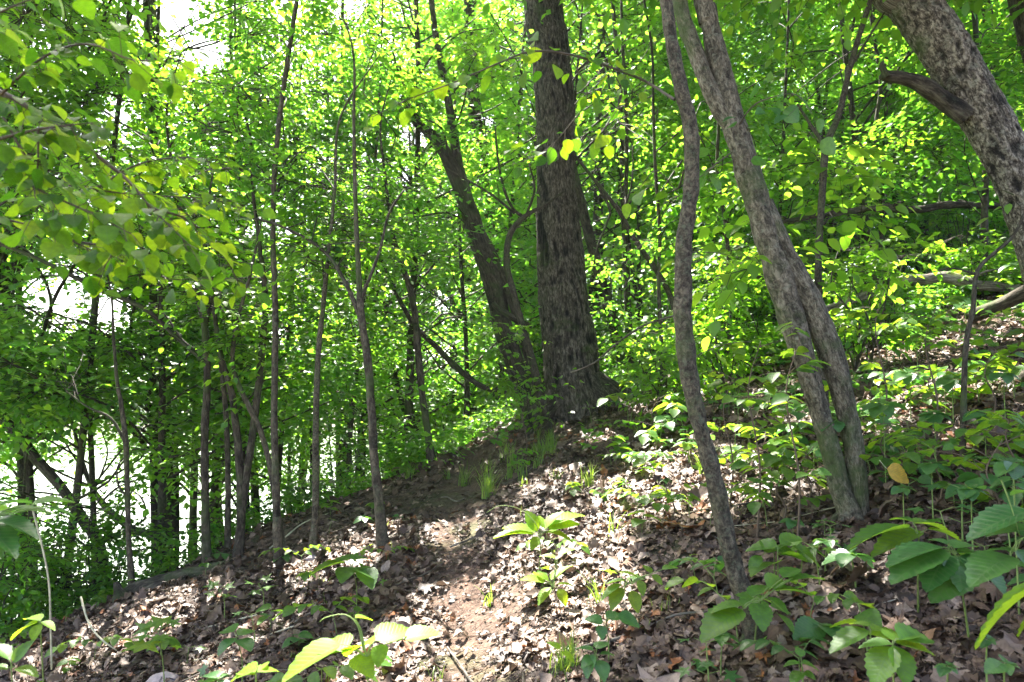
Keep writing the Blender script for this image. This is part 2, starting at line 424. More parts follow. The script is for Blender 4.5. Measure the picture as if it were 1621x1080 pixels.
M_YELLOW = leaf_mat("yellow_leaf", gr((.45, .25, .03), (.5, .3, .04), (.55, .33, .05)), gr((.6, .35, .03), (.6, .35, .03), (.6, .35, .03)), .3, .6, True)
M_GRASS = leaf_mat("grass_blade", gr((.05, .12, .02), (.09, .18, .03), (.16, .22, .05)), gr((.24, .48, .03), (.4, .6, .05), (.5, .6, .1)), .4)

def bark_mat(name, dark, mid, light, lichen=None, fa=22, fl=5, bump=.6, moss=0.0, dist=.012, lam=.55, lsc=16.0, rk=1.0, vk=.8):
    m, n, out = mat(name); tc = attr(n, "tc", "Vector")
    mp = nd(n, "ShaderNodeMapping"); mp.inputs["Scale"].default_value = (fa, fa, fl); n.links.new(tc, mp.inputs[0])
    wn = nd(n, "ShaderNodeTexNoise", i_Scale=1.0, i_Detail=9.0, i_Roughness=.72, i_Distortion=.5); n.links.new(mp.outputs[0], wn.inputs[0])
    vo = nd(n, "ShaderNodeTexVoronoi", feature='DISTANCE_TO_EDGE', i_Scale=.75)
    ad = mixc(n, .25, mp.outputs[0], wn.outputs[1], 'ADD'); n.links.new(ad, vo.inputs[0])
    big = nd(n, "ShaderNodeTexNoise", i_Scale=3.2, i_Detail=6.0, i_Roughness=.7); n.links.new(tc, big.inputs[0])
    c = ramp(n, wn.outputs[0], [(.39, dark), (.5, mid), (.62, light)])
    cr = ramp(n, vo.outputs[0], [(.0, (.35, .33, .32)), (.16, (1, 1, 1))])
    c = mixc(n, vk, c, cr, 'MULTIPLY')
    vr = ramp(n, big.outputs[0], [(.3, (.75, .74, .74)), (.65, (1.15, 1.13, 1.1))]); c = mixc(n, 1.0, c, vr, 'MULTIPLY')
    rc = ramp(n, attr(n, 'rnd', 'Fac'), [(.22, K((1, .97, .95), 1 - .78 * rk)), (.50, K((1, 1, 1), 1)), (.85, (1.5, 1.5, 1.5))]); c = mixc(n, 1.0, c, rc, 'MULTIPLY')
    if lichen:
        ln = nd(n, "ShaderNodeTexNoise", i_Scale=lsc, i_Detail=9.0, i_Roughness=.72, i_Distortion=.2); n.links.new(tc, ln.inputs[0])
        lf = ramp(n, ln.outputs[0], [(lam, (0, 0, 0)), (lam + .12, (.7, .7, .7))]); c = mixc(n, lf, c, lichen)
    if moss:
        mo = nd(n, "ShaderNodeTexNoise", i_Scale=2.2, i_Detail=6.0, i_Roughness=.7, noise_dimensions='4D', i_W=3.0); n.links.new(tc, mo.inputs[0])
        mf = ramp(n, mo.outputs[0], [(.62 - moss * .25, (0, 0, 0)), (.72 - moss * .2, (.8, .8, .8))]); c = mixc(n, mf, c, (.05, .075, .02))
    fi = nd(n, "ShaderNodeTexNoise", i_Scale=120.0, i_Detail=3.0); n.links.new(tc, fi.inputs[0])
    h = mixc(n, .6 * vk, wn.outputs[0], cr, 'MULTIPLY'); h = mixc(n, .15, h, fi.outputs[0], 'ADD')
    b = nd(n, "ShaderNodeBump", i_Strength=bump, i_Distance=dist); n.links.new(h, b.inputs["Height"])
    p = nd(n, "ShaderNodeBsdfPrincipled", i_Roughness=.85); p.inputs["Specular IOR Level"].default_value = .25
    n.links.new(c, p.inputs["Base Color"]); n.links.new(b.outputs[0], p.inputs["Normal"]); n.links.new(p.outputs[0], out.inputs[0])
    return m
B_OAK = bark_mat("furrowed_oak_bark", (0.013, 0.011, 0.007), (0.050, 0.041, 0.032), (0.130, 0.112, 0.095), (0.101, 0.106, 0.083), 64, 13, 1.0, .3, .014, .60, 8, 1.0, .3)
B_RIGHT = bark_mat("scaly_grey_bark", (0.017, 0.012, 0.010), (0.085, 0.071, 0.058), (0.265, 0.234, 0.198), (0.265, 0.255, 0.211), 60, 26, 1.0, .2, .016, .54, 14, 1.0, .35)
B_PALE = bark_mat("pale_smooth_bark", (0.020, 0.017, 0.011), (0.071, 0.059, 0.042), (0.153, 0.133, 0.100), (0.170, 0.173, 0.125), 70, 24, 1.0, .45, .008, .53, 34, .4, 0)
B_SLIM = bark_mat("lichened_grey_bark", (0.016, 0.012, 0.009), (0.048, 0.039, 0.027), (0.103, 0.087, 0.062), (0.103, 0.116, 0.074), 80, 40, 1.0, .4, .006, .52, 44, .5, 0)
B_DARK = bark_mat("dark_brown_bark", (0.014, 0.010, 0.008), (0.039, 0.031, 0.022), (0.084, 0.072, 0.054), (0.072, 0.084, 0.054), 50, 10, .8, .45, .008, .57, 16, 1.0, .2)
B_BROWN = bark_mat("brown_sapling_bark", (0.019, 0.015, 0.010), (0.046, 0.037, 0.026), (0.090, 0.075, 0.054), (0.078, 0.096, 0.060), 50, 18, .7, .4, .004, .54, 22, 1.0, 0)
B_DEAD = bark_mat("weathered_dead_wood", (.035, .03, .024), (.115, .098, .078), (.25, .225, .185), None, 50, 5, .8, .2, .005, .55, 16, 1.0, 0)
def plain(name, col, rough=.7, spec=.3):
    m, n, out = mat(name); tc = nd(n, "ShaderNodeTexCoord")
    no = nd(n, "ShaderNodeTexNoise", i_Scale=30.0, i_Detail=4.0); n.links.new(tc.outputs["Object"], no.inputs[0])
    c = ramp(n, no.outputs[0], [(.3, K(col, .7)), (.7, K(col, 1.25))])
    p = nd(n, "ShaderNodeBsdfPrincipled", i_Roughness=rough); p.inputs["Specular IOR Level"].default_value = spec
    n.links.new(c, p.inputs["Base Color"]); n.links.new(p.outputs[0], out.inputs[0]); return m
STEM_G = plain("green_stem", (.16, .22, .06)); STEM_B = plain("woody_stem", (.11, .075, .05)); PALE_STALK = plain("pale_stalk", (.42, .38, .26))
TWIG = plain("twig_bark", (.085, .065, .045)); ROCK = plain("pinkish_stone", (.30, .24, .22), .85)

def soil_mat():
    m, n, out = mat("forest_soil"); tc = nd(n, "ShaderNodeTexCoord")
    a = nd(n, "ShaderNodeTexNoise", i_Scale=5.0, i_Detail=10.0, i_Roughness=.7); n.links.new(tc.outputs["Object"], a.inputs[0])
    b = nd(n, "ShaderNodeTexNoise", i_Scale=55.0, i_Detail=6.0, i_Roughness=.7); n.links.new(tc.outputs["Object"], b.inputs[0])
    v = nd(n, "ShaderNodeTexVoronoi", i_Scale=26.0, i_Randomness=1.0); n.links.new(tc.outputs["Object"], v.inputs[0])
    soil = ramp(n, b.outputs[0], [(.30, (.045, .027, .019)), (.5, (.105, .067, .049)), (.72, (.20, .138, .108))])
    lt = ramp(n, v.outputs["Color"], [(.1, (.035, .025, .018)), (.5, (.09, .06, .042)), (.9, (.19, .14, .105))])
    pth = attr(n, "tc", "Vector"); sp = nd(n, "ShaderNodeSeparateXYZ"); n.links.new(pth, sp.inputs[0])
    c = mixc(n, sp.outputs[0], lt, soil)
    vr = ramp(n, a.outputs[0], [(.3, (.6, .6, .6)), (.7, (1.2, 1.15, 1.1))]); c = mixc(n, 1.0, c, vr, 'MULTIPLY')
    gn = nd(n, "ShaderNodeTexNoise", i_Scale=1.6, i_Detail=6.0); n.links.new(tc.outputs["Object"], gn.inputs[0])
    gf = ramp(n, gn.outputs[0], [(.52, (0, 0, 0)), (.66, (.6, .6, .6))]); c = mixc(n, gf, c, (.045, .060, .020))
    h = mixc(n, .5, b.outputs[0], v.outputs["Distance"])
    bp = nd(n, "ShaderNodeBump", i_Strength=.9, i_Distance=.02); n.links.new(h, bp.inputs["Height"])
    p = nd(n, "ShaderNodeBsdfPrincipled", i_Roughness=.9); p.inputs["Specular IOR Level"].default_value = .2
    n.links.new(c, p.inputs["Base Color"]); n.links.new(bp.outputs[0], p.inputs["Normal"]); n.links.new(p.outputs[0], out.inputs[0])
    return m
SOIL = soil_mat()
def litter_mat(name="dead_leaf", spec=.35):
    m, n, out = mat(name); r = attr(n, "rnd", "Fac"); tc = attr(n, "tc", "Vector")
    c = ramp(n, r, [(0, (.022, .012, .007)), (.25, (.062, .037, .023)), (.5, (.105, .065, .043)), (.72, (.165, .112, .078)), (.92, (.29, .215, .165)), (1, (.24, .09, .03))])
    q = nd(n, "ShaderNodeTexNoise", i_Scale=7.0, i_Detail=5.0, i_Roughness=.7); n.links.new(tc, q.inputs[0])
    bl = ramp(n, q.outputs[0], [(.3, (.55, .52, .5)), (.68, (1.2, 1.2, 1.2))]); c = mixc(n, 1.0, c, bl, 'MULTIPLY')
    p = nd(n, "ShaderNodeBsdfPrincipled", i_Roughness=.55); p.inputs["Specular IOR Level"].default_value = spec
    bp = nd(n, "ShaderNodeBump", i_Strength=.5, i_Distance=.003); n.links.new(q.outputs[0], bp.inputs["Height"]); n.links.new(bp.outputs[0], p.inputs["Normal"])
    t = nd(n, "ShaderNodeBsdfTranslucent"); mx = nd(n, "ShaderNodeMixShader", i_0=.15)
    n.links.new(c, p.inputs["Base Color"]); n.links.new(c, t.inputs[0]); n.links.new(p.outputs[0], mx.inputs[1]); n.links.new(t.outputs[0], mx.inputs[2]); n.links.new(mx.outputs[0], out.inputs[0])
    return m
LITTER = litter_mat()
def water_mat():
    m, n, out = mat("lake_water"); tc = nd(n, "ShaderNodeTexCoord"); mp = nd(n, "ShaderNodeMapping"); mp.inputs["Scale"].default_value = (1, 1, 1); n.links.new(tc.outputs["Object"], mp.inputs[0])
    a = nd(n, "ShaderNodeTexNoise", i_Scale=2.6, i_Detail=5.0); n.links.new(mp.outputs[0], a.inputs[0])
    bp = nd(n, "ShaderNodeBump", i_Strength=.35, i_Distance=.05); n.links.new(a.outputs[0], bp.inputs["Height"])
    p = nd(n, "ShaderNodeBsdfPrincipled", i_Roughness=.09); p.inputs["Base Color"].default_value = (.16, .19, .13, 1); p.inputs["IOR"].default_value = 1.33
    n.links.new(bp.outputs[0], p.inputs["Normal"]); n.links.new(p.outputs[0], out.inputs[0]); return m
WATER = water_mat()

# ------------------------------------------------------------------ ground, lake, far shore
def build_ground():
    u = np.linspace(-1, 1, 620); xs = np.sinh(u * 6.2) / np.sinh(6.2) * 320
    v = np.linspace(-1, 1, 700); ys = 5.5 + np.sinh(v * 6.2) / np.sinh(6.2) * 420
    X, Y = np.meshgrid(xs, ys); Z = g(X, Y); nx, ny = len(xs), len(ys)
    i, j = np.meshgrid(np.arange(nx - 1), np.arange(ny - 1)); a = (j * nx + i).ravel()
    q = np.stack([X.ravel(), Y.ravel(), 0 * X.ravel()], 1)
    pm = np.exp(-((X - PATHX(Y)) / .36) ** 2).ravel() * (Y.ravel() < 12) * (.5 + noise(q * 3, 9))
    tc = np.stack([np.clip(pm * 1.2, 0, 1), pm * 0, pm * 0], 1)
    ge = Geo(); ge.add(np.stack([X, Y, Z], -1).reshape(-1, 3), [np.stack([a, a + 1, a + 1 + nx, a + nx], 1)], .5, tc)
    o = ge.build("ground", SOIL); o['kind'] = 'structure'; o['label'] = 'brown forest slope rising to the right with a narrow worn path'
    ge = Geo(); r = np.array([[-900, -200], [6, -200], [6, 1500], [-900, 1500]], float)
    ge.add(np.column_stack([r, np.full(4, -2.55)]), [np.array([[0, 1, 2, 3]])]); o = ge.build("lake_water", WATER, smooth=False); o['kind'] = 'structure'
    o['label'] = 'glaring pale lake below the bank'
    # far shore
    a = np.linspace(radians(-75), radians(6), 160); rr = np.linspace(150, 330, 14); A, R = np.meshgrid(a, rr)
    X = R * np.sin(A); Y = R * np.cos(A); q = np.stack([X.ravel() * .02, Y.ravel() * .02, X.ravel() * 0], 1)
    Z = -3 + (R - 150) * .07 + noise(q, 4).reshape(A.shape) * 4 * (R > 160); nx = A.shape[1]
    i, j = np.meshgrid(np.arange(nx - 1), np.arange(A.shape[0] - 1)); k = (j * nx + i).ravel()
    ge = Geo(); ge.add(np.stack([X, Y, Z], -1).reshape(-1, 3), [np.stack([k, k + 1, k + 1 + nx, k + nx], 1)], .5, np.zeros((X.size, 3)))
    o = ge.build("far_hills", SOIL); o['kind'] = 'structure'; o['label'] = 'low wooded hills across the lake'
    ge = Geo(); n = 260; aa = rng.uniform(radians(-72), radians(4), n); r_ = rng.uniform(155, 230, n)
    c = np.stack([r_ * np.sin(aa), r_ * np.cos(aa), (r_ - 150) * .07 + rng.uniform(-1, 3.5, n)], 1)
    sprays(ge, c, np.array([[5, 5, 3.2]]), 30, 8, 1.0, T_FAR, culled=False)
    o = ge.build("far_shore_woods", M_OAK); o['kind'] = 'stuff'; o['label'] = 'woods lining the far shore of the lake'; o['category'] = 'woods'
build_ground()

# ------------------------------------------------------------------ trees
seedc = [1]
def slope_zone(x, y):
    a = 'at the foot of the row' if x < PATHX(y) - 1 and y > 5 else 'left of the path' if x < PATHX(y) else 'beside the path' if x < 1.0 else 'by the slim grey tree' if x < 1.7 and y < 5 else 'upslope behind the slim grey tree' if x < 2.3 else 'around the pale twin tree' if x < 3 and y < 6 else 'high on the right slope' if y > 6 else 'in the shaded right foreground'
    return a + (', near the viewer' if y < 4.2 else ', far up' if y > 8 else '')
def limb(geo, A, B, r0, r1, bend=.15, segs=5, step=.22, mi=0):
    A = np.asarray(A, float); B = np.asarray(B, float); L = np.linalg.norm(B - A)
    m1 = A + (B - A) * .35 + np.array([0, 0, L * bend]) + rng.normal(size=3) * L * .05
    m2 = A + (B - A) * .7 + np.array([0, 0, L * bend * .8]) + rng.normal(size=3) * L * .06
    seedc[0] += 1
    return tube(geo, [A, m1, m2, B], [r0, r0 * .75 + r1 * .25, r0 * .4 + r1 * .6, r1], segs, step, .1, None, seedc[0], mi=mi)

def tree(label, bark, px, D=None, up=None, segs=12, step=.07, barkd=None, cat="tree", name="tree", flare=.6, clumps=None, crown=None,
         branches=(), rough=.08, group=None, extra_top=None, limbr=.02, stems=(), protect=0, flute=0.0, forks=(), twig_r=.003, limb_py=None):
    """px: (x, y, width) along the trunk from its foot up, on the survey photograph; D: depth, else where the foot meets the ground"""
    if D is None: D = G(px[0][0], px[0][1])[1]
    def conv(line, D0, D1=None):
        P = []; R = []
        for k, q in enumerate(line):
            d = q[3] if len(q) > 3 else (D0 if D1 is None else D0 + (D1 - D0) * k / (len(line) - 1))
            p = W(q[0], q[1], d); P.append(p); R.append(q[2] * (.88 if q[0] > 1090 and q[2] > 24 else 1) / 2 / FPX * (d * cos(PITCH) + (p[2] - 1.5) * sin(PITCH)) / math.hypot(1, (q[0] - PW / 2) / FPX) ** 1.15)
        return P, R
    P, R = conv(px, D); foot = P[0].copy(); zg = gz(foot[0], foot[1])
    foot[2] = zg
    P[0] = P[0] * 1.0; P[0][2] = zg + .02
    pre = [P[0] - np.array([0, 0, .18])]; P = pre + P; R = [R[0] * (1 + flare * .9)] + R; R[1] = R[1] * (1 + flare * .35)
    if flare > .3 and np.linalg.norm(P[2] - P[1]) > .35:
        d = (P[2] - P[1]); t = .22 / np.linalg.norm(d); P.insert(2, P[1] + d * t); R.insert(2, R[1] / (1 + flare * .35) * (1 + flare * .08))
    if up:
        d = norm((P[-1] - P[-2])[None])[0]; top = P[-1] + d * up * .5 + np.array([0, 0, up * .2]); P.append(top); R.append(R[-1] * .7)
        P.append(top + d * up * .3 + np.array([rng.normal() * .2, rng.normal() * .2, up * .3])); R.append(R[-1] * .3)
    root = thing(name, label, cat, foot, group)
    ge = Geo(); seedc[0] += 1
    TP, TR = tube(ge, P, R, segs, step, rough, barkd, seedc[0], flute=flute)
    if flare > .3 or segs > 100:
        nr = 5; a0 = rng.uniform(0, 6.28); r0 = float(TR[0]) / (1 + flare * .9)
        for k in range(nr):
            a = a0 + k * 6.283 / nr + rng.normal() * .3; d = np.array([cos(a), sin(a), 0]); e = foot + d * r0 * rng.uniform(2.6, 4.2); m2 = foot + d * r0 * 1.6
            e[2] = gz(e[0], e[1]) - r0 * .3; m2[2] = gz(m2[0], m2[1]) + r0 * .12
            seedc[0] += 1; tube(ge, [foot + d * r0 * .35 + np.array([0, 0, r0 * 1.3]), m2, e], [r0 * .38, r0 * .36, r0 * .12], 10, max(.02, r0 * .2), .15, None, seedc[0])
    for line in forks:
        p, r = conv(line, D); seedc[0] += 1
        p, r = tube(ge, p, r, max(6, segs * 2 // 3), step, rough, barkd, seedc[0]); TP = np.vstack([TP, p]); TR = np.concatenate([TR, r])
    o = ge.build("trunk", bark, root, origin=foot)
    if protect:
        L = np.array([[q[0], q[1], q[2] * .62, D - .3, protect] for q in px][::-1]); TRUNKLINES.append(L)
    for line in stems:
        p, r = conv(line, D); ge = Geo(); seedc[0] += 1
        q = tube(ge, p, r, max(6, segs // 2), step, rough, None, seedc[0]); ge.build("branch", bark, root, origin=foot)
        TP = np.vstack([TP, q[0]]); TR = np.concatenate([TR, q[1]])
    if clumps is not None or crown is not None:
        bg_ = Geo(); cg = Geo(); mt, size, tmpl, ntw, nl = (crown or (M_MAPLE, .08, T_MID, 14, 9))
        cs = []
        for c in (clumps or []):
            x0, y0, x1, y1, d0, d1, n, rad = c
            for _ in range(n):
                cs.append((W(rng.uniform(x0, x1), rng.uniform(y0, y1), rng.uniform(d0, d1)), rad * rng.uniform(.75, 1.25)))
        for cpos, rad in cs:
            low = TP[:, 2] < cpos[2] - .1
            if limb_py is not None: low &= PX(TP)[1] < limb_py
            cand = TP[low] if low.any() else TP
            rr = TR[low] if low.any() else TR
            dd = np.linalg.norm(cand - cpos, axis=1) + np.abs(cpos[2] - cand[:, 2] - .6 * np.linalg.norm((cand - cpos)[:, :2], axis=1)) * .4
            k = np.argmin(dd); a = cand[k]; L = np.linalg.norm(cpos - a)
            r0 = min(rr[k] * .55, min(.055, limbr * (.3 + .2 * L)))
            tt = np.linspace(.15, .95, 9)[:, None]; mids = a + (cpos - a) * tt
            if not sunfree(mids): continue
            limb(bg_, a, cpos, r0, min(.006, r0 * .5), .12, 5 if r0 > .015 else 4)
            f = np.array([1, 1, .4])
            sprays(cg, cpos[None], (rad * f)[None], max(3, int(ntw * (rad / .5) ** 1.6)), nl, size, tmpl, tw_geo=bg_, twig=twig_r)
        if bg_.n: bg_.build("branches", bark, root, origin=foot)
        if cg.n: cg.build("crown", mt, root, smooth=tmpl is not T_FAR, origin=foot)
    return root, D, TP, TR

MID = lambda m=M_MAPLE, s=.075: (m, s, T_MID, 15, 9)
HIGH = lambda m=M_OAK, s=.13: (m, s, T_FAR, 12, 8)

# the tall trees whose crowns close over the path
OAK, D_OAK, _, _ = tree('massive tall oak with dark furrowed bark at the end of the path', B_OAK,
     [(918, 668, 92), (911, 620, 86), (905, 590, 84), (898, 520, 80), (888, 420, 71), (881, 300, 59), (878, 170, 56), (868, 60, 56), (858, -20, 57)], D=10.4, up=10, segs=250, step=.016,
     barkd=(.040, 22, 3.6), flare=.15, flute=.06, clumps=[(100, -900, 1350, -60, 7.5, 17, 125, 1.25)], crown=(M_OAK, .14, T_FAR, 27, 8), limbr=.05, protect=.97, limb_py=-60,
     stems=[[(950, 640, 40), (970, 634, 26), (990, 652, 16)]])
RT, D_RT, _, _ = tree('thick leaning tree with scaly grey bark and a broken dead limb', B_RIGHT,
     [(1700, 640, 118), (1680, 560, 100), (1662, 450, 94), (1634, 350, 86), (1590, 240, 88), (1535, 145, 90), (1474, 45, 94), (1436, -10, 92), (1366, -120, 86)], D=5.6, up=7, segs=210, step=.010,
     barkd=(.020, 26, 8), flare=.25, clumps=[(700, -1200, 1900, -120, 4.5, 10, 60, 1.0)], crown=(M_OAK, .13, T_FAR, 26, 8), limbr=.05, protect=.95, limb_py=-60)
ge = Geo(); pts = [(1530, 185, 30), (1490, 155, 27), (1455, 133, 23), (1428, 124, 20), (1406, 122, 17), (1396, 118, 15)]
dl = tube(ge, [W(a, b, 5.55) for a, b, c in pts], [c / 2 / FPX * 5.6 for a, b, c in pts], 22, .02, .22, (.008, 30, 6), 5)
tube(ge, [W(1404, 122, 5.5), W(1396, 104, 5.5), W(1399, 96, 5.5)], [.03, .02, .004], 8, .02, .3, None, 6)
o = ge.build("dead_limb", B_DARK, RT, origin=RT.location); o['label'] = 'broken stub of a dead limb'
TWIN, D_TW, _, _ = tree('pale twin-stemmed leaning tree, its stems fused halfway up and forked above', B_PALE,
     [(1346, 822, 40), (1330, 770, 38), (1312, 700, 37), (1288, 620, 38), (1264, 540, 44), (1243, 470, 50), (1216, 380, 47), (1190, 290, 46), (1165, 205, 42), (1143, 120, 36), (1120, 20, 34), (1105, -40, 32)],
     up=5, segs=72, step=.014, barkd=(.007, 26, 7), flare=.6, flute=.12, rough=.12, protect=.8,
     forks=[[(1362, 815, 34), (1356, 740, 36), (1340, 650, 40), (1318, 570, 48), (1292, 500, 46), (1262, 440, 44), (1232, 380, 40), (1210, 320, 30)],
            [(1168, 215, 34), (1128, 150, 30), (1104, 90, 26), (1085, 40, 24), (1068, -30, 22), (1040, -130, 18)]],
     clumps=[(900, -1200, 1800, -50, 3.4, 7.5, 46, .9)], crown=(M_MAPLE, .1, T_MID, 18, 8), limbr=.022, limb_py=-30)
SLIM, D_SL, _, _ = tree('slim grey crooked tree with lichen-spotted bark near the path', B_SLIM,
     [(1196, 1015, 40), (1180, 950, 36), (1157, 880, 33), (1133, 770, 31), (1107, 670, 29), (1090, 590, 28), (1081, 500, 29), (1082, 440, 28), (1083, 380, 25), (1094, 300, 24), (1094, 210, 24), (1078, 140, 22), (1062, 60, 19), (1052, -20, 18), (1040, -120, 16)],
     up=3, segs=44, step=.014, barkd=(.004, 40, 14), flare=.7, flute=.1, rough=.14, protect=.85, clumps=[(600, -900, 1300, -60, 3.4, 6.5, 20, .7)], crown=(M_ELM, .09, T_MID, 12, 8), limbr=.02)
tree('dark trunk leaning in from the top right corner', B_DARK, [(1745, 560, 60), (1700, 330, 50), (1655, 160, 44), (1622, 40, 38), (1600, -50, 34)], D=8.5, up=6, segs=28, step=.06, barkd=(.008, 18, 5),
     clumps=[(1300, -600, 1800, -80, 7, 11, 14, 1.0)], crown=HIGH(), limbr=.04)
FORK, _, _, _ = tree('thin grey forked sapling behind the pale twin-stemmed tree', B_SLIM,
     [(1306, 640, 15), (1302, 560, 14), (1296, 470, 13), (1296, 400, 12), (1302, 300, 12), (1308, 232, 13), (1328, 180, 11), (1350, 90, 10), (1375, 10, 9), (1395, -60, 8)], D=5.6, up=1.5, segs=12, step=.05, flare=.1,
     stems=[[(1308, 236, 8), (1290, 208, 6), (1262, 165, 4)], [(1345, 110, 5), (1375, 60, 4), (1400, 20, 3)]],
     clumps=[(1180, 230, 1420, 420, 5.4, 7.6, 11, .42), (1250, -300, 1500, -20, 5, 7, 8, .5)], crown=(M_ELM, .115, T_NEAR, 16, 7), limbr=.012)
# behind the oak
tree('dark leaning trunk left of the big oak, forked near its top', B_DARK,
     [(842, 640, 32), (820, 590, 29), (797, 520, 31), (778, 440, 30), (757, 380, 28), (738, 320, 26), (718, 270, 24), (692, 222, 18), (655, 190, 11), (640, 150, 8)], D=11.5, segs=40, step=.05, barkd=(.012, 16, 4), flare=.15,
     forks=[[(756, 372, 18), (735, 300, 18), (722, 240, 14), (708, 150, 11), (690, 60, 9), (680, -30, 8)], [(858, 630, 16), (838, 570, 14), (816, 490, 15), (792, 430, 15), (762, 370, 15), (745, 345, 14)]],
     clumps=[(560, 20, 800, 170, 8.6, 12, 24, .62), (600, 330, 700, 430, 11, 13, 4, .5)], crown=(M_ELM, .10, T_MID, 16, 9), limbr=.03, rough=.14, protect=.6)
tree('straight dark trunk seen just behind the leaning forked trunk', B_DARK,
     [(815, 640, 24), (803, 560, 22), (788, 450, 21), (778, 370, 20), (770, 300, 18), (764, 235, 19), (752, 190, 20), (745, 60, 17), (740, -40, 16)], D=14, up=5, segs=20, step=.1, barkd=(.008, 16, 4),
     clumps=[(620, -300, 900, 120, 12, 16, 16, .9)], crown=HIGH(M_OAK, .13), limbr=.04)
tree('curving sapling that bends right across the big oak', B_BROWN,
     [(868, 640, 15), (846, 585, 13), (828, 520, 11), (812, 460, 10), (802, 415, 10), (808, 370, 10), (832, 342, 8), (862, 325, 5), (893, 303, 3)], D=9.6, segs=8, step=.06, flare=.1,
     stems=[[(829, 345, 6), (812, 330, 5), (798, 300, 5), (788, 250, 4), (784, 200, 3)], [(815, 338, 5), (780, 310, 4), (740, 285, 3), (700, 262, 2)], [(832, 345, 5), (846, 300, 4), (838, 260, 3)]],
     clumps=[(740, 200, 850, 330, 9, 10.4, 4, .3)], crown=(M_MAPLE, .075, T_MID, 10, 8), limbr=.012)
tree('dark slanting tree just right of the big oak', B_DARK, [(998, 620, 24), (984, 560, 20), (965, 490, 19), (945, 420, 17), (927, 350, 16), (905, 260, 14), (890, 150, 12)], D=13, up=4, segs=18, step=.09, barkd=(.008, 16, 4),
     clumps=[(920, 20, 1080, 260, 11.5, 15, 14, .8)], crown=(M_MAPLE, .12, T_FAR, 16, 9), limbr=.03)
tree('thin branch-like tree slanting up left behind the slim grey tree', B_BROWN, [(1090, 585, 10), (1068, 490, 10), (1040, 430, 9), (1005, 380, 8), (980, 335, 7), (945, 290, 6), (905, 240, 4)], D=10, segs=8, step=.08, flare=.1,
     stems=[[(945, 290, 5), (965, 330, 5), (962, 350, 4), (948, 385, 4), (940, 420, 3)], [(985, 340, 4), (1000, 290, 3), (1002, 230, 2)]],
     clumps=[(960, 170, 1070, 380, 9, 11, 8, .5)], crown=(M_MAPLE, .09, T_MID, 12, 8), limbr=.012)
tree('thin straight tree between the big oak and the slim grey tree', B_BROWN, [(1000, 600, 9), (996, 520, 8), (993, 430, 8), (990, 360, 7), (992, 200, 6), (985, 60, 5)], D=12, up=2, segs=8, step=.1, flare=.1,
     clumps=[(940, 40, 1060, 260, 11, 13, 7, .6)], crown=(M_MAPLE, .10, T_MID, 13, 8), limbr=.014)

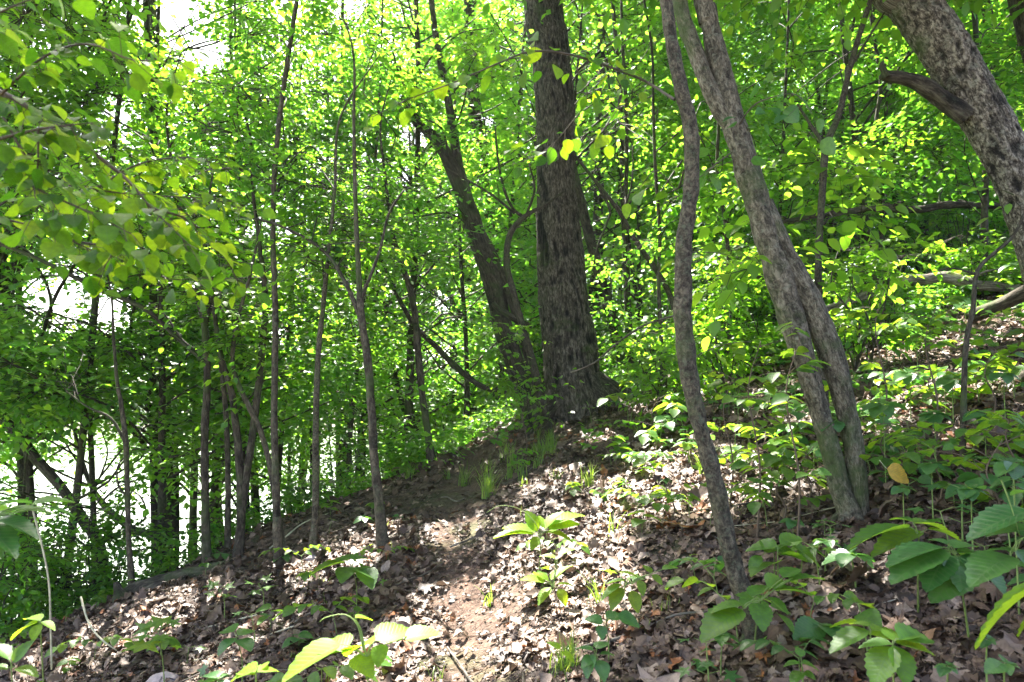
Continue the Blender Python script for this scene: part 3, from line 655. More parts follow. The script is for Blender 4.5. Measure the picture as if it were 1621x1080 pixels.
# the row of slender trees on the edge of the bank
row = [
 ('slender brown tree nearest the path with a trunk wavering up into leaves', B_BROWN, [(606, 868, 18), (600, 800, 15), (592, 720, 14), (588, 650, 13), (582, 570, 13), (572, 500, 12), (568, 440, 9), (563, 330, 7), (560, 200, 5)], 1.0,
  [[(575, 515, 9), (548, 450, 8), (515, 400, 6), (470, 370, 5), (420, 350, 4), (380, 345, 3)], [(570, 480, 6), (600, 400, 5), (615, 340, 4), (640, 300, 3)]], [(480, 180, 640, 460, 6, 8, 22, 0.45)], M_MAPLE),
 ('slim dark stem standing at the crest of the path', B_DARK, [(684, 742, 13), (678, 690, 11), (668, 620, 11), (660, 540, 11), (654, 480, 10), (640, 430, 8), (622, 370, 6), (610, 280, 5)], 1.0, [[(655, 500, 7), (665, 540, 6)]], [(560, 220, 700, 420, 8.5, 10, 13, 0.49)], M_MAPLE),
 ('pale thin stem midway along the row on the bank', B_SLIM, [(494, 880, 12), (499, 820, 11), (500, 740, 11), (500, 660, 10), (504, 560, 9), (512, 480, 8), (520, 400, 6), (530, 300, 5)], 1.0, [], [(440, 200, 580, 420, 6.5, 8.5, 15, 0.49)], M_MAPLE),
 ('tallest straight stem of the row, running up out of the picture', B_BROWN, [(441, 898, 15), (437, 780, 12), (434, 650, 11), (436, 500, 10), (432, 350, 8), (441, 200, 8), (470, 0, 7), (480, -60, 7)], 2.0, [], [(330, 20, 560, 330, 6.5, 9, 44, 0.54), (350, -300, 600, -30, 6, 9, 10, .6)], M_MAPLE),
 ('bowed stem crossing behind the tallest stem of the row', B_BROWN, [(446, 872, 11), (432, 760, 10), (415, 690, 9), (395, 645, 9), (374, 600, 8), (368, 560, 7), (378, 500, 6), (395, 440, 5)], .6, [], [(330, 440, 470, 600, 6.6, 8, 11, 0.38)], M_ELM),
 ('dark stem curving to the right out of a tight clump on the bank', B_DARK, [(378, 884, 14), (384, 800, 13), (398, 700, 12), (408, 620, 12), (416, 540, 11), (420, 470, 9), (410, 380, 7), (400, 300, 5)], 1.0, [], [(330, 260, 480, 460, 7, 9, 17, 0.54)], M_OAK),
 ('dark stem with a kink in the middle of the tight clump', B_DARK, [(374, 886, 12), (381, 820, 13), (378, 720, 13), (366, 620, 11), (352, 570, 8), (340, 500, 7), (335, 420, 5)], 1.0, [], [(240, 380, 400, 520, 7, 9, 15, 0.54)], M_OAK),
 ('thin brown stem at the left side of the tight clump', B_BROWN, [(360, 874, 10), (361, 760, 9), (358, 660, 9), (352, 600, 8), (345, 540, 6), (330, 440, 5)], .8, [], [(260, 300, 380, 480, 7, 9, 11, 0.54)], M_MAPLE),
 ('sturdy dark stem with a forked top over the dark log', B_DARK, [(327, 902, 16), (325, 800, 13), (324, 690, 13), (328, 600, 12), (324, 520, 11), (312, 465, 10), (300, 400, 7), (280, 300, 6)], 1.2, [[(323, 520, 8), (334, 480, 7), (338, 440, 5)], [(322, 560, 5), (290, 540, 4), (262, 500, 3), (235, 480, 2)]], [(180, 120, 400, 420, 6.5, 9, 44, 0.54)], M_OAK),
 ('lone slim greenish stem left of the dark log', B_BROWN, [(209, 942, 11), (204, 860, 9), (201, 760, 9), (199, 700, 9), (192, 640, 8), (186, 610, 6), (180, 540, 5)], .6, [[(198, 700, 6), (175, 662, 5), (140, 645, 4), (105, 620, 3)], [(205, 790, 5), (188, 770, 4), (186, 740, 3), (200, 720, 3)]], [(60, 500, 260, 640, 6.2, 8.5, 25, 0.45)], M_MAPLE),
]
for lab, bk, px, up, stems, cl, lm in row:
    tree(lab, bk, px, up=up, segs=12, step=.06, flare=.6, flute=.1, stems=stems, clumps=cl, crown=(M_ELM if rng.random() < .5 else lm, .068, T_MID, 18, 9), limbr=.014, rough=.14, name="slender_tree", group="slender trees in a row on the bank", barkd=(.0025, 30, 8), protect=.35)
tree('stout mossy trunk behind the row of slender stems', B_DARK, [(268, 872, 40), (268, 800, 32), (266, 700, 30), (262, 600, 28), (258, 480, 26), (250, 300, 24), (240, 100, 22), (235, -60, 20)], D=12, up=4, segs=36, step=.06, barkd=(.012, 14, 3), flare=.5,
     clumps=[(40, 380, 420, 640, 9, 13, 34, .75), (60, -200, 480, 300, 10, 14, 40, .9)], crown=(M_OAK, .11, T_MID, 15, 9), limbr=.03)
tree('grey leaning trunk hanging over the water at far left', B_DARK, [(185, 940, 30), (160, 880, 20), (128, 820, 18), (95, 770, 17), (60, 730, 18), (20, 680, 20), (-30, 620, 22), (-80, 540, 22)], D=9, segs=22, step=.08, barkd=(.008, 18, 4), flare=.3, up=3,
     stems=[[(40, 700, 8), (80, 690, 5), (120, 660, 3)]], clumps=[(-120, 480, 160, 660, 7, 10, 24, .65), (-120, 100, 220, 440, 7, 11, 34, .7)], crown=(M_OAK, .09, T_MID, 15, 9), limbr=.02)
tree('dark upright trunk at the water edge, far left', B_DARK, [(58, 930, 22), (52, 850, 16), (48, 780, 15), (42, 700, 14), (30, 600, 13), (10, 480, 12), (0, 300, 10), (10, 100, 9)], D=9.5, up=3, segs=16, step=.08, flare=.3,
     clumps=[(-80, -250, 330, 300, 6, 9.5, 52, .65), (-80, -800, 500, -100, 6, 12, 30, .9)], crown=(M_ELM, .085, T_MID, 15, 9), limbr=.02)
tree('dead bent trunk slanting down between the far left trunk and the mossy one', B_DEAD, [(300, 905, 16), (255, 868, 15), (205, 835, 13), (165, 800, 11), (140, 760, 9), (125, 715, 8), (118, 680, 6)], D=10.5, segs=12, step=.08, flare=.1, rough=.2,
     stems=[[(160, 795, 5), (190, 770, 4), (240, 752, 3), (262, 735, 2)], [(205, 836, 5), (230, 820, 4), (225, 790, 3), (200, 770, 2)], [(150, 775, 4), (170, 720, 3), (160, 680, 2)], [(250, 866, 4), (210, 872, 4), (170, 868, 3), (120, 860, 2)], [(180, 812, 4), (130, 800, 3), (90, 810, 2)]])
# saplings on the right slope
tree('thin bare forked sapling in front of the leaning scaly tree', B_BROWN, [(1518, 640, 12), (1528, 560, 10), (1540, 490, 9), (1547, 430, 8), (1575, 400, 7), (1603, 375, 6), (1625, 330, 5)], segs=8, step=.05, flare=.1, D=4.6,
     stems=[[(1546, 435, 5), (1510, 425, 3), (1470, 432, 2)]], clumps=[(1590, 280, 1680, 360, 4.2, 4.8, 2, .2)], crown=(M_ELM, .07, T_NEAR, 8, 6), limbr=.01)
for lab, x, y0, y1, wd, D, m in (('slender stem right of the twin tree, deep in shade', 1403, 470, -40, 9, 12, M_MAPLE), ('dim leaning stem behind the fallen limb', 1425, 440, 60, 12, 14, M_OAK),
        ('shaded thin trunk close left of the leaning scaly tree', 1562, 420, -30, 14, 10, M_OAK), ('thin stem left of the slim grey tree', 1052, 560, -20, 7, 9, M_MAPLE), ('dim trunk far up the slope beyond the dead horizontal limb', 1500, 430, 0, 13, 17, M_OAK),
        ('thin stem seen through the fork of the slim and twin trees', 1160, 620, 100, 8, 9.5, M_ELM)):
    q = [(x + rng.normal() * 4 + (y0 - y) * -.05, y, wd * (1 - .5 * (y0 - y) / 600)) for y in np.linspace(y0, y1, 7)]
    tree(lab, B_BROWN, q, D=D, up=2, segs=9, step=.12, flare=.3, clumps=[(x - 110, 20, x + 110, y0 - 140, D - 1.5, D + 2, 14, .6)], crown=(m, .095, T_MID, 13, 8), limbr=.015)

# ------------------------------------------------------------------ the wood behind
def wood_tree(x, y, H, r, low, ncl, crad, m, size, label, group, lean=None, ntw=22, bark=None):
    z = gz(x, y); lean = rng.normal(size=2) * .06 if lean is None else lean
    n = 6; t = np.linspace(0, 1, n); P = np.stack([x + lean[0] * H * t + np.cumsum(rng.normal(0, .05, n)), y + lean[1] * H * t, z - .1 + H * t], 1)
    R = r * (1 - .75 * t); R[0] *= 1.4
    if label is None:
        label = ("lakeside " if group and "bank" in group else "") + f"{'very tall' if H > 17 else 'tall' if H > 13.5 else 'middling' if H > 10.5 else 'low'} {'thick' if r > .1 else 'slender'} tree, {TINT[m.name]} leaves, {'near' if y < 17 else 'farther' if y < 27 else 'deepest'}, {zone(x, y, z + 2)}"
    root = thing("wood_tree", label, "tree", (x, y, z), group); ge = Geo(); seedc[0] += 1
    TP, TR = tube(ge, P, R, 8, .3, .1, None, seedc[0])
    cg = Geo(); cs = []
    for k in range(ncl):
        h = low + (1 - low) * rng.random() ** .9; c = P[0] + (P[-1] - P[0]) * h; a = rng.uniform(0, 2 * pi)
        ex = crad * (1.15 - .55 * abs(h - .55) * 1.6) * rng.uniform(.5, 1.35)
        cc = np.array([c[0] + cos(a) * ex, c[1] + sin(a) * ex, z + h * H * 1.0 + ex * .25]); cs.append(cc)
        kk = np.argmin(np.abs(TP[:, 2] - (cc[2] - ex * .5))); limb(ge, TP[kk], cc, TR[kk] * .4, .008, .05, 4, .5)
    cs = np.array(cs); rad = np.array([1, 1, .26]) * crad * .6
    sprays(cg, cs, rad[None], ntw, 9, size, T_FAR, spread=.28)
    ge.build("trunk", bark or [B_DARK, B_BROWN, B_SLIM][int(rng.integers(3))], root, origin=(x, y, z)); cg.build("crown", m, root, smooth=False, origin=(x, y, z))
LM = [(-1e9, "at the far left over the water"), (60, "left of the mossy trunk"), (300, "behind the tight clump of stems"), (450, "behind the row, right of its tallest stem"), (600, "left of the forked leaning trunk"),
      (760, "behind the leaning forked trunk"), (860, "behind the massive oak"), (960, "just right of the massive oak"), (1050, "behind the slim grey tree"), (1120, "between slim grey and pale twin tree"), (1240, "behind the pale twin tree"),
      (1340, "right of the pale twin tree"), (1450, "left of the scaly leaning tree"), (1560, "behind the scaly leaning tree"), (1640, "at the right edge")]
TINT = {"maple_leaf": "mid-green", "oak_leaf": "deep green", "elm_leaf": "yellow-green", "broad_green_leaf": "bright green", "cool_green_leaf": "bluish-green"}
def zone(x, y, z):
    p = float(PX(np.array([x, y, z]))[0][0]); return [t for a, t in LM if p >= a][-1]
placed = []
def free(x, y, d):
    for a, b in placed:
        if (a - x) ** 2 + (b - y) ** 2 < d * d: return False
    placed.append((x, y)); return True
mats3 = [M_MAPLE, M_MAPLE, M_ELM, M_OAK]
cnt = 0; tries = 0
while cnt < 110 and tries < 4000:
    tries += 1
    y = 12 + 34 * rng.random() ** 1.25; x = rng.uniform(-.85, .9) * y
    if x > 7 and y < 14: continue
    z = gz(x, y)
    if z < -2.4 or not free(x, y, 1.25): continue
    H = rng.uniform(8, 17); f = y / 14
    wood_tree(x, y, H, rng.uniform(.035, .09) * (1 + .4 * (H > 13)), rng.uniform(.12, .3), int(rng.integers(22, 32)), rng.uniform(1.6, 2.5), mats3[rng.integers(4)], .115 * f ** .35,
              None, 'slender trees deep in the wood', ntw=int(26 + 6 * (f > 1.6)))
    cnt += 1
# trees standing out over the shore on the left, their leaves behind the row
for x, y, H, r, m in ((-7.2, 11.5, 9, .10, M_MAPLE), (-9.5, 13, 11, .13, M_OAK), (-5.6, 13.5, 10, .09, M_MAPLE), (-4.2, 12, 8, .07, M_ELM), (-11.5, 10.5, 10, .12, M_MAPLE), (-3.2, 15.5, 12, .10, M_MAPLE), (-6.5, 17, 12, .12, M_OAK), (-2.6, 12.5, 9, .06, M_MAPLE), (-8.5, 9.5, 8, .08, M_MAPLE), (-4.8, 18.5, 13, .12, M_MAPLE)):
    wood_tree(x, y, H, r, .22, 34, 1.5, m, .095, None, 'trees low on the lake bank', ntw=30)
cnt = 0; tries = 0
while cnt < 16 and tries < 3000:
    tries += 1; y = rng.uniform(8.5, 19); x = -rng.uniform(.12, .85) * y
    if gz(x, y) < -2.45 or x > XE(y) - 1.2 or not free(x, y, 1.1): continue
    wood_tree(x, y, rng.uniform(7, 13), rng.uniform(.04, .09), .2, 34, rng.uniform(1.4, 2.0), mats3[rng.integers(4)], .10, None, 'trees low on the lake bank', ntw=30); cnt += 1
cnt = 0; tries = 0
while cnt < 10 and tries < 3000:
    tries += 1; y = rng.uniform(17, 36); x = rng.uniform(-.6, .6) * y
    if gz(x, y) < -2.45 or not free(x, y, 1.2): continue
    wood_tree(x, y, rng.uniform(17, 23), rng.uniform(.10, .17), .40, 40, rng.uniform(2.4, 3.2), mats3[rng.integers(4)], .16, None, 'slender trees deep in the wood', ntw=34); cnt += 1
# small understorey trees and shrubs
def shrub(x, y, H, m, label, group, size=.085, rad=.55, n=9, name="shrub"):
    z = gz(x, y)
    if label is None: label = f"{'tall' if H > 2.5 else 'medium' if H > 1.8 else 'low'} {TINT[m.name]} bush {'near the path crest' if y < 14 else 'further back' if y < 18.5 else 'deep in the wood'}, {zone(x, y, z + .5)}"
    root = thing(name, label, "shrub", (x, y, z), group); ge = Geo(); cg = Geo(); cs = []
    for k in range(n):
        a = rng.uniform(0, 2 * pi); h = H * rng.uniform(.2, 1); ex = H * .35 * rng.uniform(.2, 1)
        c = np.array([x + cos(a) * ex, y + sin(a) * ex, z + h]); cs.append(c)
        b = np.array([x + rng.normal() * .06, y + rng.normal() * .06, z - .03]); limb(ge, b, c, .012, .004, .05, 4, .3)
    sprays(cg, np.array(cs), np.array([[rad, rad, rad * .3]]), 13, 8, size, T_MID if y < 11 else T_FAR, tw_geo=ge, twig=.0025, spread=.28)
    ge.build("stems", B_BROWN, root, origin=(x, y, z)); cg.build("foliage", m, root, smooth=False, origin=(x, y, z))
cnt = 0; tries = 0
while cnt < 85 and tries < 3000:
    tries += 1
    y = 10.5 + 13 * rng.random(); x = rng.uniform(-.75, .85) * y
    if gz(x, y) < -2.3 or (y < 12.5 and -1.4 < x < 1.9): continue
    if x > 3.5 and y < 11.5: continue
    if not free(x, y, .8): continue
    shrub(x, y, rng.uniform(1.2, 3.2), mats3[rng.integers(4)], None, 'bushes of the understorey', .095 if y < 15 else .12, .6, 9); cnt += 1
for x, y, H in ((-5.2, 8.2, 1.2), (-6.2, 9.5, 1.6), (-4.4, 9.4, 1.1), (-3.5, 9.6, 1.5), (-7.5, 8.4, 1.5), (-5.4, 7.0, .8), (-2.6, 10.2, 1.3), (-1.9, 11.0, 1.5), (-6.4, 7.4, 1.0), (-3.9, 8.6, .8), (-2.5, 9.2, .8), (-1.4, 10.3, .9)):
    shrub(x, y, H, M_MAPLE, None, 'bushes on the drop of the bank', .07, .35, 8)
for _ in range(26):
    y = rng.uniform(6.6, 10.5); x = -rng.uniform(.55, .80) * y
    if x > XE(y) - .5 or gz(x, y) < -2.5: continue
    shrub(x, y, rng.uniform(1.2, 2.6), mats3[rng.integers(3)], None, 'bushes on the drop of the bank', .07, .5, 9)
for x, y, H, lab in ((.25, 9.6, 1.5, 'bright bush in front of the leaning forked trunk, left of the oak'), (2.4, 8.2, 1.3, 'yellow-green bush between the slim grey tree and the pale twin tree'), (1.75, 8.8, 1.1, 'low bright bush at the right foot of the big oak'),
                     (3.6, 7.6, 1.4, 'leafy bush right behind the pale twin-stemmed tree'), (4.4, 8.8, 1.2, 'green bush below the fallen limb on the right slope'), (5.8, 9.2, 1.1, 'green bush on the right slope left of the leaning scaly tree'), (2.9, 9.6, 1.4, 'loose bush up the slope behind the slim grey tree')):
    shrub(x, y, H, M_ELM, lab, None, .085, .35, 9)

# ------------------------------------------------------------------ fallen wood
def fallen(name, label, pts, bark, segs=16, rough=.2, bd=(.006, 30, 5), twigs=0, step=.05, group=None, subs=()):
    """pts: (px, py, width, depth)"""
    P = [W(a, b, d) for a, b, c, d in pts]; R = [c / 2 / FPX * d for a, b, c, d in pts]; o0 = P[0]
    root = thing(name, label, name.split('_')[-1] if name.split('_')[-1] in ('log', 'stick', 'branch', 'limb') else 'log', o0, group)
    ge = Geo(); seedc[0] += 1; q, r = tube(ge, P, R, segs, step, rough, bd, seedc[0])
    for _ in range(twigs):
        k = rng.integers(2, len(q) - 1); L = rng.uniform(.2, .7); d = norm(rng.normal(size=3)[None])[0]; d[2] = abs(d[2]) * .6
        limb(ge, q[k], q[k] + d * L, r[k] * .4, .003, .1, 4, .1)
    ge.build("stem", bark, root, origin=o0)
    for s in subs:
        ge = Geo(); seedc[0] += 1; tube(ge, [W(a, b, d) for a, b, c, d in s], [c / 2 / FPX * d for a, b, c, d in s], 8, step, rough, None, seedc[0]); ge.build("side_branch", bark, root, origin=o0)
    return root
fallen("fallen_limb", 'long grey fallen limb arching over the right slope toward the scaly tree', [(1300, 492, 12, 9), (1340, 478, 13, 9), (1385, 460, 17, 9), (1425, 445, 16, 9), (1455, 443, 17, 9), (1500, 440, 18, 9), (1540, 450, 17, 9), (1590, 455, 14, 9), (1640, 462, 12, 9)], B_DEAD, subs=[[(1400, 456, 6, 9), (1380, 435, 4, 8.9), (1360, 428, 2, 8.8)], [(1530, 446, 6, 9), (1560, 430, 4, 8.9), (1590, 426, 2, 8.8)]])
fallen("hanging_dead_limb", 'dark dead limb lying level across the stems high on the right', [(1235, 352, 6, 10.5), (1290, 342, 8, 10.5), (1350, 334, 9, 10.5), (1400, 330, 13, 10.5), (1450, 332, 12, 10.5), (1500, 325, 12, 10.5), (1560, 326, 9, 10.5), (1620, 330, 7, 10.5)], B_DARK, twigs=8)
fallen("mossy_log", 'brown log end poking from the slope beside the scaly tree foot', [(1540, 500, 20, 7.6), (1575, 488, 22, 7.4), (1610, 470, 22, 7.2), (1650, 450, 22, 7)], B_DARK)
fallen("broken_log", 'short weathered log in the leaf litter left of the slim grey tree', [(1018, 872, 10, 5.25), (1040, 862, 17, 5.25), (1070, 850, 18, 5.3), (1100, 838, 17, 5.3), (1118, 828, 14, 5.3)], B_DEAD, segs=20)
fallen("rotten_log", 'dark rotting log lying along the edge of the bank under the stems', [(190, 968, 34, 7.0), (225, 945, 38, 7.1), (265, 925, 34, 7.2), (310, 912, 24, 7.25), (360, 900, 18, 7.3), (410, 893, 12, 7.3)], B_DARK, segs=28, rough=.4, bd=(.03, 12, 5))
fallen("broken_stump", 'dark jagged stump at the left end of the rotting log', [(196, 980, 24, 6.9), (192, 955, 20, 6.9), (188, 940, 14, 6.9), (184, 928, 7, 6.9), (182, 922, 2, 6.9)], B_DARK, segs=24, rough=.4, bd=(.03, 12, 5))
fallen("pale_stick", 'pale straight stick lying level behind the row of stems', [(500, 763, 4, 11), (540, 762, 5, 11), (590, 764, 4, 11)], PALE_STALK, segs=7, bd=None, rough=.1)
fallen("curved_branch", 'black curved branch sweeping down from the row toward the leaning forked trunk', [(600, 400, 5, 10), (630, 470, 7, 10), (660, 520, 8, 10), (690, 548, 9, 10), (715, 575, 10, 10), (745, 600, 10, 10), (770, 615, 8, 10), (800, 622, 7, 10)], B_DARK, segs=9, bd=None)
fallen("leaning_branch", 'dark bough rising right from the forked trunk toward the big oak', [(840, 520, 12, 11), (815, 505, 11, 11), (790, 490, 9, 11), (780, 480, 8, 11)], B_DARK, segs=9, bd=None)
fallen("slanting_branch", 'dark dead pole slanting down in the bright gap below the crest', [(625, 590, 8, 12.5), (640, 650, 10, 12.5), (665, 690, 11, 12.5), (700, 715, 10, 12.3)], B_DARK, segs=9, bd=None)
fallen("long_branch", 'long thin limb drooping from the left edge down through the row of stems', [(-40, 370, 7, 6.6), (60, 410, 6, 6.7), (150, 455, 7, 6.8), (230, 490, 7, 6.9), (280, 535, 6, 7.0), (325, 575, 6, 7.1)], B_DARK, segs=8, bd=None, twigs=9)
fallen("bare_stalk", 'thin pale stalk hanging bent at the far left', [(50, 800, 3, 4), (70, 880, 3, 4), (78, 930, 3, 4), (80, 990, 3, 4), (82, 1060, 3, 4)], PALE_STALK, segs=5, bd=None, rough=.15)
fallen("pale_twig", 'whitish bent twig standing in the litter at lower left', [(128, 945, 3, 5.6), (140, 985, 3, 5.5), (160, 1012, 3, 5.4), (185, 1030, 2, 5.4)], PALE_STALK, segs=5, bd=None, rough=.15)
fallen("thin_branch", 'thin pale branch reaching left from the slim grey tree in front of the oak', [(1075, 498, 4, 5), (1020, 515, 4, 5.1), (975, 545, 3, 5.2), (940, 575, 3, 5.2), (905, 590, 2, 5.3)], B_SLIM, segs=6, bd=None, rough=.15)
# tangle of bare brush on the water side
for k in range(9):
    x0 = rng.uniform(-9, -4.6); y0 = rng.uniform(7.6, 10.5); z0 = gz(x0, y0); P = [np.array([x0, y0, z0])]; d = np.array([rng.uniform(-.5, .5), rng.uniform(-.2, .2), 1.0])
    for q in range(5): P.append(P[-1] + d * .38); d = norm((d + rng.normal(size=3) * .45)[None])[0]; d[2] = abs(d[2]) * .8
    root = thing("bare_shrub", 'tangled bare brush over the water below the bank', 'shrub', P[0], 'bare brush at the water edge'); ge = Geo()
    q, r = tube(ge, P, np.linspace(.022, .006, 6), 6, .1, .15, None, k)
    for _ in range(16):
        i = rng.integers(1, len(q)); L = rng.uniform(.3, .9); dd = norm(rng.normal(size=3)[None])[0]; limb(ge, q[i], q[i] + dd * L, r[i] * .6, .002, .1, 4, .12)
    ge.build("stem", B_DARK, root, origin=P[0])
# sticks in the litter
for k in range(70):
    y = 3.4 + 7 * rng.random() ** 1.2; x = rng.uniform(-.6, .75) * y
    if x < XE(y) + .2: continue
    a = rng.uniform(0, pi); L = rng.uniform(.2, .9); n = 5; r = rng.uniform(.003, .010)
    P = []; dd = 0
    for t in np.linspace(-.5, .5, n):
        xx = x + cos(a) * L * t + dd; yy = y + sin(a) * L * t - dd; dd += rng.normal() * .02 * L; P.append([xx, yy, gz(xx, yy) + r + .022])
    ge = Geo(); tube(ge, P, np.linspace(r, r * .6, n), 6, .05, .2, None, k)
    o0 = np.array(P[0]); o = ge.build("fallen_stick", [B_DEAD, TWIG, B_DEAD, PALE_STALK][int(rng.integers(4))], origin=o0); o.location = o0
    o['label'] = f"{'long' if L > .65 else 'short' if L < .4 else 'middling'} {'thick' if r > .0065 else 'thin'} broken stick, {slope_zone(x, y)}"; o['category'] = 'stick'; o['group'] = 'sticks in the leaf litter'

# ------------------------------------------------------------------ leaf litter
def build_litter():
    ge = Geo(); shapes = [dead(s, k) for s, k in ((1, 0), (2, 3), (3, 1), (4, 3), (5, 2), (6, 0), (7, 2), (8, 3), (9, 3), (10, 2), (11, 3), (12, 2))]
    def scatter(n, y0, y1, size, hmax, powr=1.0, px_=.97):
        y = y0 + (y1 - y0) * rng.random(n) ** powr; x = rng.uniform(-.78, .82, n) * (y + .6); k = x > XE(y) - .6
        pd = np.abs(x - PATHX(y)); k &= rng.random(n) > px_ * np.exp(-(pd / .33) ** 2)
        x, y = x[k], y[k]; q = np.stack([x, y, 0 * x], 1); dens = noise(q * 1.3, 12); k = rng.random(len(x)) < .45 + dens * .9; x, y = x[k], y[k]
        z = g(x, y); e = .03; nx = (g(x - e, y, False) - g(x + e, y, False)) / (2 * e); ny = (g(x, y - e, False) - g(x, y + e, False)) / (2 * e)
        N = norm(np.stack([nx, ny, np.ones_like(nx)], 1)); m = len(x)
        N = norm(N + rng.normal(size=(m, 3)) * np.where(rng.random((m, 1)) < .72, .13, .42)); a = rng.uniform(0, 2 * pi, m); Y = np.stack([np.cos(a), np.sin(a), 0 * a], 1)
        Y = norm(Y - N * (Y * N).sum(1, keepdims=True)); P = np.stack([x, y, z + rng.uniform(-.004, hmax, m)], 1)
        sh = rng.integers(0, len(shapes), m); sz = size * np.exp(rng.normal(-.05, .38, m)); rn = np.clip(rng.normal(.48, .26, m), 0, 1)
        q = np.stack([x, y, 0 * x], 1); rn = np.clip(rn + (noise(q * .9, 21) - .5) * .3, 0, 1)
        for s in range(len(shapes)):
            kk = sh == s; leaves(ge, P[kk], Y[kk], N[kk], sz[kk], shapes[s], rn[kk])
    scatter(30000, 2.6, 6.5, .074, .022, 1.2); scatter(26000, 5.5, 11, .082, .022, 1.1); scatter(16000, 9, 22, .11, .04)
    scatter(42000, 2.6, 8, .034, .02, 1.2, .7)
    o = ge.build("leaf_litter", LITTER, smooth=True); o['kind'] = 'stuff'; o['label'] = 'dead brown leaves covering the forest floor'; o['category'] = 'leaf litter'
    ge = Geo(); n = 26000; y = 2.8 + 8 * rng.random(n) ** 1.2; x = rng.uniform(-.75, .8, n) * (y + .5); k = x > XE(y) - .3; x, y = x[k], y[k]; n = len(x)
    a = rng.uniform(0, pi, n); L = rng.uniform(.02, .11, n); z = g(x, y) + rng.uniform(.0, .03, n); A = np.stack([x, y, z], 1); x2 = x + np.cos(a) * L; y2 = y + np.sin(a) * L
    B = np.stack([x2, y2, g(x2, y2) + rng.uniform(.002, .035, n)], 1); sticks(ge, A, B, .0016, .001, rnd=.7)
    o = ge.build("twig_litter", TWIG); o['kind'] = 'stuff'; o['label'] = 'crumbs of twig and bark in the leaf litter'; o['category'] = 'twig litter'
    # green ground cover past the crest and up the right slope
    ge = Geo(); n = 9000; y = 9 + 16 * rng.random(n) ** 1.3; x = rng.uniform(-.75, .85, n) * y
    k = (g(x, y) > -2.4) & ((x < XE(y) + 1.0) | (y > 10.6) | (x > 3.5)); x, y = x[k], y[k]
    c = np.stack([x, y, g(x, y) + rng.uniform(.03, .38, len(x))], 1); sprays(ge, c, np.array([[.22, .22, .10]]), 2, 6, .075, T_FAR, culled=False)
    n = 5000; y = rng.uniform(6.5, 12, n); x = XE(y) - 4.5 * rng.random(n); k = g(x, y) > -2.4; x, y = x[k], y[k]
    c = np.stack([x, y, g(x, y) + rng.uniform(.03, .4, len(x))], 1); sprays(ge, c, np.array([[.2, .2, .10]]), 2, 6, .06, T_FAR, culled=False)
    o = ge.build("ground_cover", M_MAPLE, smooth=False); o['kind'] = 'stuff'; o['label'] = 'low green ground cover under the far trees'; o['category'] = 'ground cover'
build_litter()

# ------------------------------------------------------------------ rocks, tufts
def rock(px, py, s, label, m=ROCK):
    P = G(px, py); u = norm(rng.normal(size=(1, 3))); th, ph = np.meshgrid(np.linspace(0, pi, 18), np.linspace(0, 2 * pi, 28, endpoint=False), indexing='ij')
    d = np.stack([np.sin(th) * np.cos(ph), np.sin(th) * np.sin(ph), np.cos(th)], -1).reshape(-1, 3); r = .8 + .5 * noise(d * 1.6 + px, 3) + .12 * noise(d * 6, 4)
    V = d * r[:, None] * np.array([1, .8, .55]) * s; i = np.arange(17)[:, None] * 28; j = np.arange(28); j2 = (j + 1) % 28
    ge = Geo(); ge.add(V, [np.stack([i + j, i + 28 + j, i + 28 + j2, i + j2], -1).reshape(-1, 4)]); o = ge.build("stone", m); o.location = P + np.array([0, 0, s * .1]); o['label'] = label; o['category'] = 'stone'
rock(262, 1084, .10, 'grey-pink stone half buried at the bottom left of the slope')
rock(494, 886, .055, 'small reddish stone at the foot of the pale thin stem')

def tuft(P, h, n, label, group=None, spread=.5, wd=.004):
    z = gz(P[0], P[1]); root = thing("grass_tuft", label, "grass tuft", (P[0], P[1], z), group); ge = Geo()
    for _ in range(n):
        a = rng.uniform(0, 2 * pi); L = h * rng.uniform(.5, 1.2); s = spread * rng.uniform(.2, 1.4); t = np.linspace(0, 1, 7)
        o = np.array([P[0] + rng.normal() * .025, P[1] + rng.normal() * .025, z]); cx = cos(a); cy = sin(a)
        c = o + np.stack([cx * L * s * t ** 1.6, cy * L * s * t ** 1.6, L * (t - .55 * s * t ** 2.4)], 1); wv = np.array([-cy, cx, 0]) * wd * (1 - t[:, None] ** 2 * .95)
        V = np.concatenate([c - wv, c + wv]); i = np.arange(6); ge.add(V, [np.stack([i, i + 1, i + 8, i + 7], 1)], float(rng.uniform(.2, .95)))
    ge.build("blades", M_GRASS, root, origin=(P[0], P[1], z))
for px, py, h, n, lab in ((932, 775, .26, 40, 'upright bright grass tuft on the slope below the oak'), (970, 850, .30, 7, 'few long arching yellow grass blades beside the sunlit seedling'), (1112, 755, .3, 26, 'grass tuft just left of the slim grey tree'),
                          (775, 960, .16, 12, 'small thin grass tuft in the middle of the path'), (945, 960, .22, 14, 'sunlit grass tuft right of the path'), (900, 1068, .2, 60, 'mossy grass patch at the bottom edge'), (770, 790, .38, 60, 'dense grass clump on the left side of the crest'),
                          (735, 770, .30, 45, 'second grass clump at the path crest, nearer the row of stems'), (1165, 640, .3, 26, 'pale grass tuft behind the slim grey tree'), (1010, 690, .25, 20, 'faint grass tuft up the slope right of the oak'), (690, 1075, .12, 8, 'tiny grass tuft at the bottom of the path'), (1440, 740, .25, 20, 'dark grass tuft right of the twin tree foot')):
    tuft(G(px, py), h, n, lab)
for k in range(34):
    px, py = rng.uniform(630, 880), rng.uniform(690, 765)
    P = G(px, py)
    if P[1] > 12 or abs(P[0] - PATHX(P[1])) < .2: continue
    tuft(P, rng.uniform(.14, .32), int(rng.integers(14, 34)), 'thin green grass tuft among the others at the crest of the path', 'grass tufts at the path crest')
